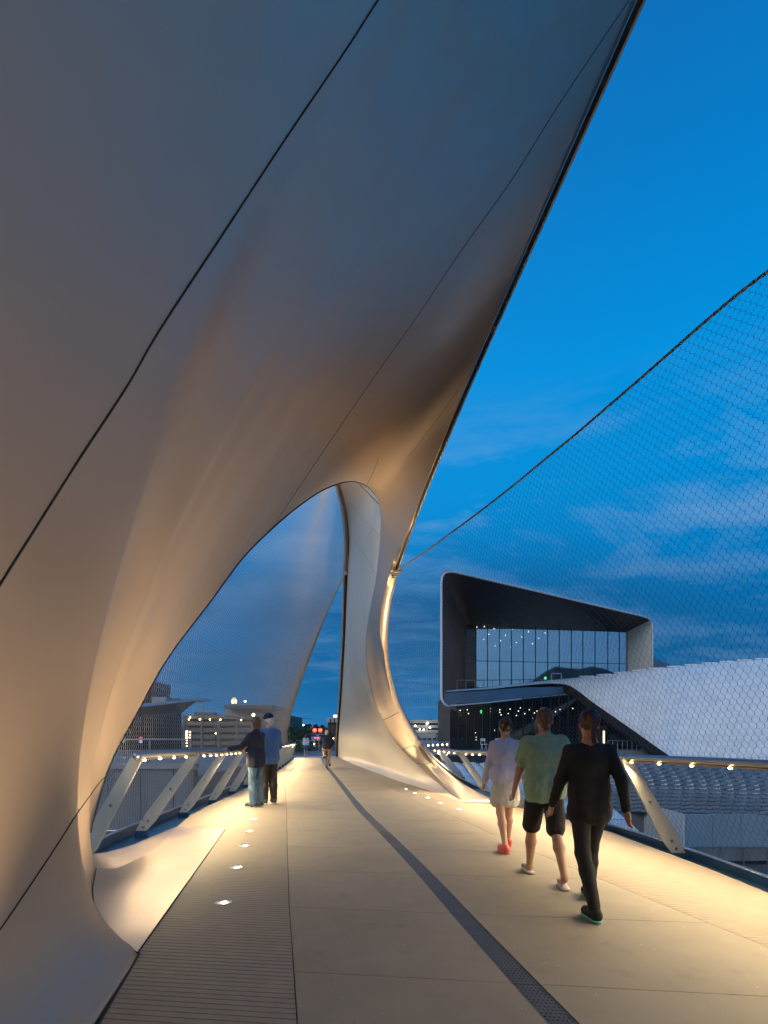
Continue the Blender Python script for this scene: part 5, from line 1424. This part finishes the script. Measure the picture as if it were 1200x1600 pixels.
# ------------------------------------------------------------------ people: smooth-union bodies meshed with surface nets
def field(prims, res, pad=.05):
    lo = np.array([1e9] * 3); hi = -lo
    for p in prims:
        if p[0] == 'c': a, b_, r0, r1 = [np.array(q, float) for q in p[1:5]]; r = max(r0, r1); lo = np.minimum(lo, np.minimum(a, b_) - r); hi = np.maximum(hi, np.maximum(a, b_) + r)
        else: c = np.array(p[1]); r = max(p[2]); lo = np.minimum(lo, c - r); hi = np.maximum(hi, c + r)
    lo -= pad; hi += pad; n = np.ceil((hi - lo) / res).astype(int) + 1
    Fd = np.full(n, .2, np.float32)
    ax = [lo[k] + np.arange(n[k]) * res for k in range(3)]
    for p in prims:
        if p[0] == 'c':
            a, b_ = np.array(p[1], float), np.array(p[2], float); r0, r1 = p[3], p[4]; k = p[5]; sc = np.array(p[6]) if len(p) > 6 else np.ones(3)
            R_ = max(r0, r1) * max(1, max(sc)) + .06; l_ = np.minimum(a, b_) - R_; h_ = np.maximum(a, b_) + R_
        else:
            c, rad, k = np.array(p[1], float), np.array(p[2], float), p[3]; l_ = c - rad - .06; h_ = c + rad + .06
        i0 = np.clip(((l_ - lo) / res).astype(int), 0, n); i1 = np.clip(((h_ - lo) / res).astype(int) + 2, 0, n)
        X, Y, Z = np.meshgrid(*[ax[q][i0[q]:i1[q]] for q in range(3)], indexing='ij')
        if p[0] == 'c':
            d = (b_ - a) / sc; px = (X - a[0]) / sc[0]; py = (Y - a[1]) / sc[1]; pz = (Z - a[2]) / sc[2]
            t_ = np.clip((px * d[0] + py * d[1] + pz * d[2]) / (d @ d + 1e-9), 0, 1)
            D = np.sqrt((px - t_ * d[0])**2 + (py - t_ * d[1])**2 + (pz - t_ * d[2])**2) - (r0 + (r1 - r0) * t_)
            D = D * min(sc)
        else:
            q = np.sqrt(((X - c[0]) / rad[0])**2 + ((Y - c[1]) / rad[1])**2 + ((Z - c[2]) / rad[2])**2); D = (q - 1) * min(rad)
        sl = tuple(slice(i0[q], i1[q]) for q in range(3)); old = Fd[sl]
        if k < 0:   # carve
            kk = -k; h = np.clip(.5 - .5 * (old + D) / kk, 0, 1); Fd[sl] = old * (1 - h) + (-D) * h + kk * h * (1 - h)
        else:
            h = np.clip(.5 + .5 * (old - D) / max(k, 1e-4), 0, 1); Fd[sl] = old * (1 - h) + D * h - k * h * (1 - h)
    return Fd, lo, ax
def nets(Fd, lo, res):
    S = Fd < 0; n = np.array(Fd.shape) - 1
    cnt = sum(S[i:n[0]+i, j:n[1]+j, k:n[2]+k].astype(int) for i in (0, 1) for j in (0, 1) for k in (0, 1))
    act = (cnt > 0) & (cnt < 8); idx = -np.ones(tuple(n), int); A = np.argwhere(act); idx[act] = np.arange(len(A))
    acc = np.zeros((len(A), 3)); w = np.zeros(len(A))
    cs = [(i, j, k) for i in (0, 1) for j in (0, 1) for k in (0, 1)]
    for a in cs:
        for b_ in cs:
            if sum(b_) - sum(a) == 1 and all(y >= x for x, y in zip(a, b_)):
                va = Fd[A[:, 0]+a[0], A[:, 1]+a[1], A[:, 2]+a[2]]; vb = Fd[A[:, 0]+b_[0], A[:, 1]+b_[1], A[:, 2]+b_[2]]
                m_ = (va < 0) != (vb < 0); t_ = np.where(m_, va / (va - vb + 1e-12), 0)
                pt_ = np.array(a) + t_[:, None] * (np.array(b_) - np.array(a)); acc[m_] += pt_[m_]; w[m_] += 1
    V = lo + (A + acc / w[:, None]) * res; Q = []
    for ax_ in range(3):
        o = [q for q in range(3) if q != ax_]
        s0 = S[tuple(slice(1, n[q]) if q != ax_ else slice(0, n[q]) for q in range(3))]; s1 = S[tuple(slice(1, n[q]) if q != ax_ else slice(1, n[q] + 1) for q in range(3))]
        E = np.argwhere(s0 != s1); 
        if not len(E): continue
        flip = s0[tuple(E.T)]
        e = E.copy(); 
        for q in o: e[:, q] += 1
        def g_(d1, d2):
            c = e.copy(); c[:, o[0]] -= d1; c[:, o[1]] -= d2; return idx[tuple(c.T)]
        q4 = np.stack([g_(0, 0), g_(1, 0), g_(1, 1), g_(0, 1)], 1)
        if ax_ == 1: flip = ~flip
        q4[~flip] = q4[~flip][:, ::-1]; Q.append(q4)
    Q = np.concatenate(Q); Q = Q[(Q >= 0).all(1)]
    return V, Q
def blob(name, prims, res, mt, parent, noise_amp=0.0, ns=14, **kw):
    Fd, lo, ax = field(prims, res)
    V, Q = nets(Fd, lo, res)
    if noise_amp:
        from mathutils import noise as mn
        nn = np.array([mn.noise(Vector((v[0] * ns, v[1] * ns, v[2] * ns * .55))) + .5 * mn.noise(Vector((v[0] * ns * 2.3, v[1] * ns * 2.3, v[2] * ns * 1.6))) for v in V])
        c = np.array([np.mean(V[:, 0]), np.mean(V[:, 1])])
        me0 = bpy.data.meshes.new('t'); me0.from_pydata(V.tolist(), [], Q.tolist()); me0.update()
        N = np.zeros(len(V) * 3); me0.vertex_normals.foreach_get('vector', N); bpy.data.meshes.remove(me0)
        V = V + N.reshape(-1, 3) * (nn * noise_amp)[:, None]
    me = bpy.data.meshes.new(name); me.vertices.add(len(V)); me.vertices.foreach_set('co', V.reshape(-1))
    me.loops.add(len(Q) * 4); me.loops.foreach_set('vertex_index', Q.reshape(-1)); me.polygons.add(len(Q)); me.polygons.foreach_set('loop_start', np.arange(len(Q)) * 4)
    me.update(calc_edges=True); me.validate()
    me.materials.append(mt)
    return link(name, me, None, parent, smooth=True, **kw)
skin = mat('skin', (.48, .27, .19), rough=.55, var=.08, vscale=12)
def V3(*a): return np.array(a, float)
def person(label, loc, rot, J, H=1.7, female=False, outfit=None, res=.011, hair=None, headturn=(0, 0), cap=None):
    """J: joints in metres for a 1.75 m figure facing +Y; scaled to H"""
    s = H / 1.75
    root = thing('person', label, 'person', tuple(loc), rot); root.scale = (s, s, s)
    j = {k: np.array(v, float) for k, v in J.items()}
    sw = .175 if female else .20
    c = []
    head = j['head']; neck = j['neck']; chest = j['chest']; pel = j['pelvis']
    yaw = headturn[0]; fw = V3(-math.sin(yaw), math.cos(yaw), 0); rt_ = V3(math.cos(yaw), math.sin(yaw), 0); upv = V3(0, 0, 1)
    def hp(x, y, z): return head + rt_ * x + fw * y + upv * z
    body = [('e', tuple(head + upv * .02), (.076, .094, .112), .02), ('c', hp(0, .03, -.05), hp(0, .045, -.075), .052, .040, .03), ('c', neck - upv * .02, head - upv * .05, .056, .052, .03),
            ('c', hp(0, .088, .0), hp(0, .108, -.022), .010, .015, .012), ('c', hp(-.03, .078, .022), hp(.03, .078, .022), .012, .012, .01), ('c', hp(-.02, .082, -.05), hp(.02, .082, -.05), .008, .008, .008),
            ('e', tuple(hp(-.078, -.005, -.01)), (.012, .022, .032), .006), ('e', tuple(hp(.078, -.005, -.01)), (.012, .022, .032), .006),
            ('c', chest - V3(.05, 0, 0), chest + V3(.05, 0, 0), .105 if female else .12, .105 if female else .12, .05, (1.15, .85, 1.2)),
            ('c', (chest + pel) / 2 - V3(.03, 0, 0), (chest + pel) / 2 + V3(.03, 0, 0), .10, .10, .06, (1.1, .85, 1.3)),
            ('c', pel - V3(.055, 0, 0), pel + V3(.055, 0, 0), .108, .108, .05, (1.05, .95, 1)),
            ('c', neck - upv * .03, chest, .06, .10, .06)]
    sh = {}
    for sd, sx in (('l', -1), ('r', 1)):
        S_, E2, W_ = j['sh' + sd], j['el' + sd], j['wr' + sd]
        body += [('c', neck - upv * .05, S_, .042, .05, .04), ('c', S_, E2, .050 if female else .056, .038, .03), ('c', E2, W_, .040, .026, .02)]
        d = (W_ - E2) / np.linalg.norm(W_ - E2); hd = j.get('hd' + sd, d); hd = hd / np.linalg.norm(hd)
        sidev = np.cross(hd, V3(0, 1, 0) if abs(hd[1]) < .8 else V3(0, 0, 1)); sidev /= np.linalg.norm(sidev); pn = np.cross(hd, sidev)
        # palm, four fingers, thumb; sidev spans the palm width
        spread = pn if abs(hd[2]) > .5 else sidev
        other = np.cross(hd, spread)
        kn = W_ + hd * .085
        body += [('c', W_ + hd * .02 + spread * .016, kn + spread * .022, .018, .014, .01), ('c', W_ + hd * .02 - spread * .016, kn - spread * .022, .018, .014, .01), ('c', W_, kn, .022, .014, .01)]
        cv = other * (.35 * (1 if sx < 0 else -1))
        for q, (o_f, ln_) in enumerate(((-.030, .062), (-.010, .075), (.010, .078), (.030, .068))):
            k0 = kn + spread * o_f; k1 = k0 + (hd + cv * .5) * ln_ * .5; k2 = k1 + (hd * .8 + cv * 1.4) * ln_ * .5
            body += [('c', k0, k1, .0095, .009, .004), ('c', k1, k2, .009, .0075, .003)]
        tb = W_ + hd * .025 + spread * .03
        body += [('c', tb, tb + hd * .04 + spread * .022, .013, .011, .008), ('c', tb + hd * .04 + spread * .022, tb + hd * .07 + spread * .02, .011, .009, .004)]
        Hh, K, An, T_ = j['hip' + sd], j['kn' + sd], j['an' + sd], j['toe' + sd]
        body += [('c', Hh, K, .082, .055, .04), ('c', K, K + (An - K) * .35 + V3(0, -.012, 0), .050, .055, .03), ('c', K + (An - K) * .35 + V3(0, -.012, 0), An, .053, .034, .03),
                 ('c', An - upv * .03, T_ + upv * .0, .034, .028, .03)]
    blob('body', body, res * .72, skin, root)
    # eyes
    for sx in (-1, 1):
        m = M(); m.sphere(hp(sx * .03, .082, .008), .011, 8, 6); m.build('eye', eyem, root, smooth=True)
    for o_ in outfit:
        kind = o_['k']; mt = o_['m']; g_ = o_.get('g', .012); na = o_.get('n', .006)
        pr = []
        if kind == 'top':
            hem = o_.get('hem', .02)
            lowp = pel + upv * hem
            wx = .0 if not female else -.005
            pr = [('c', chest - V3(.055, 0, 0), chest + V3(.055, 0, 0), .100 + g_ + wx, .100 + g_ + wx, .05, (1.2, .95, 1.25)),
                  ('c', (chest + pel) / 2 - V3(.04, 0, 0), (chest + pel) / 2 + V3(.04, 0, 0), .108 + g_, .108 + g_, .06, (1.12, .9, 1.4)),
                  ('c', lowp - V3(.06, 0, 0) + upv * .04, lowp + V3(.06, 0, 0) + upv * .04, .108 + g_, .108 + g_, .05, (1.05, .98, .8)),
                  ('c', pel + upv * .07 - V3(.055, 0, 0), pel + upv * .07 + V3(.055, 0, 0), .112 + g_, .112 + g_, .05, (1.05, .98, 1)), ('c', lowp + upv * .0 - V3(.06, 0, 0), lowp + V3(.06, 0, 0), .118 + g_, .118 + g_, .04),
                  ('c', neck - upv * .045, chest, .058 + g_, .10 + g_, .06)]
            if o_.get('collar'): pr.append(('c', neck - upv * .04, neck + upv * .02, .064, .066, .01))
            for sd in 'lr':
                S_, E2, W_ = j['sh' + sd], j['el' + sd], j['wr' + sd]
                pr.append(('c', neck - upv * .055, S_, .040 + g_, .048 + g_, .04))
                if o_.get('sleeve', 1) >= 1: pr += [('c', S_, E2, .052 + g_ * .8, .044 + g_ * .7, .02), ('c', E2, W_ - (W_ - E2) * .04, .043 + g_ * .7, .032 + g_ * .6, .02)]
                elif o_.get('sleeve', 1) > 0: pr += [('c', S_, S_ + (E2 - S_) * .6, .058 + g_, .056 + g_, .03)]
            # cut off flat at the hem
            pr.append(('e', tuple(lowp - upv * (.10 + .16)), (.7, .7, .16), -.008))
        elif kind == 'pants':
            pr = [('c', pel - V3(.055, 0, -.01), pel + V3(.055, 0, .01), .112 + g_, .112 + g_, .04, (1.05, .96, 1)), ('c', pel + upv * .03 - V3(.05, 0, 0), pel + upv * .03 + V3(.05, 0, 0), .098 + g_ * .5, .098 + g_ * .5, .04)]
            L = o_.get('len', 1.0); fl = o_.get('flare', 0)
            for sd in 'lr':
                Hh, K, An = j['hip' + sd], j['kn' + sd], j['an' + sd]
                if L >= 1: pr += [('c', Hh, K, .086 + g_, .062 + g_, .03), ('c', K, An - upv * .01, .060 + g_, .042 + g_ + fl, .03), ('c', K, K + (An - K) * .35 + V3(0, -.012, 0), .056 + g_, .061 + g_, .02), ('c', K + (An - K) * .35 + V3(0, -.012, 0), An, .060 + g_, .042 + g_, .02)]
                elif L > .5: pr += [('c', Hh, K, .086 + g_, .062 + g_, .03), ('c', K, K + (An - K) * (L - .5) * 2, .060 + g_, .05 + g_, .02)]
                else: pr += [('c', Hh, Hh + (K - Hh) * L * 2, .088 + g_, .080 + g_, .03)]
        elif kind == 'skirt':
            mid = (j['knl'] + j['knr']) / 2; e_ = pel + (mid - pel) * o_.get('len', .6)
            pr = [('c', pel + upv * .05, e_, .125 + g_, .165 + g_, .05, (1.15, .95, 1)), ('e', tuple(e_ - upv * (.30)), (.5, .5, .20), -.01)]
        elif kind == 'shoes':
            for sd in 'lr':
                An, T_ = j['an' + sd], j['toe' + sd]; d = T_ - An; d[2] = 0; d /= np.linalg.norm(d) + 1e-9
                hl = np.array([An[0], An[1], T_[2]]) - d * .045
                pr = [('c', hl + upv * .012, T_ + d * .0 + upv * .010, .040, .042, .02), ('c', An - upv * .035, hl + upv * .03, .046, .042, .02), ('c', An - upv * .045, T_ - d * .04 + upv * .02, .043, .038, .03)]
                if o_.get('open'): pr = [('c', T_ - d * .03 + upv * .022 + np.cross(d, upv) * .03, T_ - d * .03 + upv * .022 - np.cross(d, upv) * .03, .024, .024, .01), ('c', T_ - d * .09 + upv * .03 + np.cross(d, upv) * .025, T_ - d * .09 + upv * .03 - np.cross(d, upv) * .025, .022, .022, .01)]
                ob = blob(o_.get('nm', 'shoe'), pr, .008, mt, root)
                so_ = [('c', hl - upv * .020, T_ - upv * .020, .044, .047, .01, (1, 1, .42))]
                blob('sole', so_, .007, o_['sole'], ob)
            continue
        elif kind == 'strap':
            continue
        blob(o_.get('nm', {'top': 'shirt', 'pants': 'trousers', 'skirt': 'skirt'}[kind]), pr, res, mt, root, noise_amp=na)
    if hair:
        hm, style = hair
        pr = [('e', tuple(hp(0, -.018, .035)), (.088, .100, .108), .01)]
        if style == 'bob': pr += [('c', hp(-.05, -.04, .0), hp(-.05, -.045, -.085), .045, .032, .03), ('c', hp(.05, -.04, .0), hp(.05, -.045, -.085), .045, .032, .03), ('c', hp(0, -.06, 0), hp(0, -.07, -.09), .055, .04, .03)]
        if style == 'long': pr += [('c', hp(0, -.06, 0), hp(0, -.10, -.26), .07, .05, .03), ('c', hp(-.05, -.05, 0), hp(-.045, -.08, -.22), .045, .035, .03), ('c', hp(.05, -.05, 0), hp(.045, -.08, -.22), .045, .035, .03)]
        if style == 'tail': pr += [('c', hp(0, -.10, .05), hp(0, -.125, -.16), .032, .018, .02)]
        if style == 'bun': pr += [('e', tuple(hp(0, -.10, .11)), (.045, .045, .04), .01)]
        if style == 'short': pr = [('e', tuple(hp(0, -.022, .028)), (.083, .094, .098), .01), ('c', hp(0, -.06, -.02), hp(0, -.06, -.06), .06, .045, .02)]
        pr += [('c', hp(0, .12, -.055), hp(0, .12, .0), .062, .060, -.015)]
        blob('hair', pr, .009, hm, root, noise_amp=.008, ns=34)
    if cap:
        pr = [('e', tuple(hp(0, -.005, .075)), (.094, .112, .085), .01)]
        pr += [('c', hp(-.03, .10, .062), hp(.03, .10, .062), .035, .035, .02, (1, 1.5, .35)), ('e', tuple(hp(0, 0, -.06)), (.3, .3, .09), -.006)]
        ob = blob('cap', pr, .007, cap, root)
        m = M(); m.tube([hp(-.03, -.112, .052), hp(0, -.120, .056), hp(.03, -.112, .052)], .008, 6); m.build('cap_strap', whitem, ob)
    return root
eyem = mat('eye_white', (.5, .5, .48), rough=.2)
def stand(lean=0.0, arms=None, step=0.0, bend=0.0, female=False, armsw=0.0):
    sw = .148 if female else .170; hw = .085
    J = dict(pelvis=(0, 0, .94), chest=(0, .0 + lean * .3, 1.28), neck=(0, -.005 + lean * .45, 1.47), head=(0, .015 + lean * .5, 1.625))
    for sd, sx in (('l', -1), ('r', 1)):
        ph = step * sx
        J['hip' + sd] = (sx * hw, 0, .90)
        J['kn' + sd] = (sx * (hw + .005), .02 + ph * .20 + abs(ph) * .05, .49 + abs(ph) * .01)
        J['an' + sd] = (sx * (hw + .01), -.02 + ph * .38 - (0.10 * abs(ph) if ph < 0 else 0), .085 + (.05 * abs(ph) if ph < 0 else 0.0))
        a = J['an' + sd]; J['toe' + sd] = (sx * (hw + .025), a[1] + .155, .036)
        q = armsw * -sx
        J['sh' + sd] = (sx * sw, lean * .4, 1.385); J['el' + sd] = (sx * (sw + .065), -.03 + q * .15, 1.12); J['wr' + sd] = (sx * (sw + .08), .04 + q * .32, .885)
    if arms: J.update(arms)
    return J
def cloth(name, c, r=.85, v=.12, vs=20): return mat(name, c, rough=r, var=v, vscale=vs, bump=.15, bscale=250)
blk = cloth('black_cloth', (.012, .012, .014)); navy = cloth('navy_fleece', (.012, .016, .035)); denim = cloth('faded_denim', (.075, .135, .20), v=.35, vs=9)
blues = cloth('blue_sweater', (.075, .16, .36)); darkp = cloth('dark_brown_trousers', (.028, .022, .018)); taupe = cloth('taupe_fleece', (.13, .10, .09))
shoeb = mat('dark_shoe', (.03, .025, .025), rough=.6); solew = mat('white_sole', (.7, .68, .64), rough=.7)
hbrown = mat('brown_hair', (.11, .06, .032), rough=.55, var=.4, vscale=60, stretch=(1, 1, .15)); hdark = mat('dark_hair', (.035, .018, .012), rough=.5, var=.4, vscale=60, stretch=(1, 1, .15)); hwhite = mat('white_hair', (.62, .60, .57), rough=.7, var=.15, vscale=60)
navycap = cloth('navy_cap', (.01, .015, .05))
# couple at the left rail
wp_ = G(400, 1261); mp = G(420, 1256)
J = stand(female=True, arms={'ell': (-.30, .10, 1.17), 'wrl': (-.36, .36, 1.13), 'hdl': (-.1, .95, 0.05), 'elr': (.20, .10, 1.12), 'wrr': (.05, .30, 1.10)})
person('woman in navy fleece and faded jeans resting her hand on the left handrail', wp_, math.radians(58), J, 1.76, True,
       [dict(k='pants', m=denim, g=.008, flare=.022, n=.010, nm='jeans'), dict(k='top', m=navy, hem=-.07, g=.024, collar=True, nm='fleece_jacket'), dict(k='shoes', m=shoeb, sole=solew)], hair=(hbrown, 'bob'))
J = stand(arms={'ell': (-.27, .04, 1.13), 'wrl': (-.22, .24, 1.02), 'elr': (.24, .06, 1.13), 'wrr': (.14, .27, 1.05)})
person('man in blue sweater, dark trousers and navy cap standing behind the woman at the rail', mp, math.radians(32), J, 1.84, False,
       [dict(k='pants', m=darkp, g=.018, n=.011), dict(k='top', m=blues, hem=-.06, g=.030, n=.009, nm='sweater'), dict(k='shoes', m=shoeb, sole=solew)], hair=(hwhite, 'short'), cap=navycap, headturn=(.35, 0))
# three walkers on the right
lav = cloth('lavender_top', (.55, .55, .72), v=.05); wsk = cloth('white_shorts', (.60, .57, .52), v=.05); green = cloth('sage_green_shirt', (.26, .40, .29), v=.06); coral = mat('coral_sandal', (.65, .09, .09), rough=.6)
tealsole = mat('teal_sole', (.10, .50, .42), rough=.6); sandw = mat('white_sandal', (.55, .5, .47), rough=.6)
J = stand(step=.6, female=True, armsw=.6)
person('woman in lavender top, pale skirt and coral sandals walking ahead of two others', G(790, 1326), math.radians(4), J, 1.60, True,
       [dict(k='skirt', m=wsk, len=.62, n=.008), dict(k='top', m=lav, hem=.03, g=.026, n=.008, nm='top'), dict(k='shoes', m=coral, sole=coral, nm='sandal')], hair=(hdark, 'bun'))
J = stand(step=-.75, armsw=.8)
person('person in sage green shirt, dark shorts and white sandals, middle of the three walkers', G(851, 1374), math.radians(-2), J, 1.66, False,
       [dict(k='pants', m=blk, len=.46, g=.014, n=.008, nm='shorts'), dict(k='top', m=green, hem=-.05, g=.026, n=.012, sleeve=.5, nm='shirt'), dict(k='shoes', m=sandw, sole=sandw, open=True, nm='sandal')], hair=(hbrown, 'short'))
J = stand(step=.75, armsw=.7)
person('person all in black with teal-soled trainers, nearest walker on the right', G(921, 1418), math.radians(0), J, 1.60, True,
       [dict(k='pants', m=blk, g=.002, n=.004, nm='leggings'), dict(k='top', m=blk, hem=-.10, g=.014, n=.006, nm='jacket'), dict(k='shoes', m=blk, sole=tealsole)], hair=(hdark, 'tail'))
# distant woman
J = stand(step=.2, female=True, armsw=.3)
person('small distant woman in white top and denim shorts at the bridge end', Vector(((478 - CX) / FPX * 43.5, 43.5, -.19)), math.radians(5), J, 1.62, True,
       [dict(k='pants', m=denim, len=.42, g=.02, nm='shorts'), dict(k='top', m=cloth('pale_blouse', (.55, .56, .66)), hem=.0, g=.035, nm='blouse'), dict(k='shoes', m=solew, sole=solew)], hair=(hbrown, 'long'), res=.016)
# bicycle and rider
Yb = 25.2; bpx = 510.5
bp0 = Vector(((bpx - CX) / FPX * Yb, Yb, dz_deck(Yb))); brot = math.radians(9)
bk = thing('bicycle', 'dark bicycle ridden away down the middle of the bridge', 'bicycle', tuple(bp0), brot)
rub = mat('rubber', (.015, .015, .015), rough=.7); bfr = mat('bike_frame_paint', (.04, .02, .02), rough=.3, metal=.5)
for yy in (-.52, .52):
    m = M(); n = 28
    c_ = [Vector((0, yy + .335 * math.cos(2 * math.pi * k / n), .345 + .335 * math.sin(2 * math.pi * k / n))) for k in range(n)]
    wh = M(); wh.tube(c_, .010, 6, closed=True)
    c2_ = [Vector((0, yy + .31 * math.cos(2 * math.pi * k / n), .345 + .31 * math.sin(2 * math.pi * k / n))) for k in range(n)]
    rim = M(); rim.tube(c2_, .011, 6, closed=True)
    for k in range(14): rim.tube([(0, yy, .345), c2_[k * 2]], .0018, 4)
    wheel = M(); wheel.cyl((-.04, yy, .345), .022, .08, 10, axis='X'); w_o = wheel.build('wheel', boltm, bk)
    ty = M(); ty.tube(c_, .019, 8, closed=True); ty.build('tyre', rub, w_o, smooth=True); rim.build('rim', boltm, w_o)
m = M()
for a, b_ in (((0, -.05, .30), (0, -.17, .82)), ((0, -.05, .30), (0, .36, .72)), ((0, -.15, .74), (0, .35, .80)), ((0, .36, .70), (0, .33, .88)), ((.05, -.52, .345), (.01, -.05, .30)), ((-.05, -.52, .345), (-.01, -.05, .30)), ((.05, -.52, .345), (.01, -.15, .74)), ((-.05, -.52, .345), (-.01, -.15, .74)), ((.05, .52, .345), (.03, .37, .70)), ((-.05, .52, .345), (-.03, .37, .70))): m.tube([a, b_], .016, 7)
m.build('frame', bfr, bk, smooth=True)
m = M(); m.tube([(0, -.17, .80), (0, -.19, .92)], .013, 6); m.sphere((0, -.22, .94), (.075, .13, .03), 12, 8); m.build('saddle', rub, bk, smooth=True)
m = M(); m.tube([(0, .33, .86), (0, .38, 1.0)], .014, 6); m.tube([(-.30, .30, 1.03), (-.2, .38, 1.01), (0, .40, 1.0), (.2, .38, 1.01), (.30, .30, 1.03)], .013, 6); m.build('handlebar', boltm, bk, smooth=True)
m = M(); m.cyl((-.02, -.05, .30), .08, .03, 14, axis='X'); m.tube([(.06, -.05, .30), (.08, -.05, .15)], .01, 5); m.tube([(-.06, -.05, .30), (-.08, -.05, .45)], .01, 5); m.box((.13, -.05, .14), (.1, .07, .02)); m.box((-.13, -.05, .46), (.1, .07, .02)); m.build('crank', boltm, bk)
m = M(); m.box((0, -.25, .82), (.05, .02, .04)); m.build('rear_light', emat('bike_rear_red', (1, .05, .02), .6), bk)
J = dict(pelvis=(0, -.22, 1.02), chest=(0, -.02, 1.32), neck=(0, .08, 1.48), head=(0, .14, 1.615),
         hipl=(-.085, -.19, 1.0), hipr=(.085, -.19, 1.0), knl=(-.12, .20, .88), knr=(.12, .12, .60), anl=(-.13, -.06, .56), anr=(.13, -.07, .235), toel=(-.13, .06, .50), toer=(.13, .05, .165),
         shl=(-.19, .03, 1.42), shr=(.19, .03, 1.42), ell=(-.27, .17, 1.20), elr=(.27, .17, 1.20), wrl=(-.28, .27, 1.06), wrr=(.28, .27, 1.06), hdl=(0, .9, -.25), hdr=(0, .9, -.25))
person('cyclist in navy jacket and beige shorts with a white helmet riding away', bp0, brot, J, 1.72, False,
       [dict(k='pants', m=cloth('beige_shorts', (.38, .30, .22)), len=.48, g=.018, nm='shorts'), dict(k='top', m=navy, hem=-.02, g=.03, nm='jacket'), dict(k='shoes', m=shoeb, sole=shoeb)], hair=(hwhite, 'short'), res=.014)
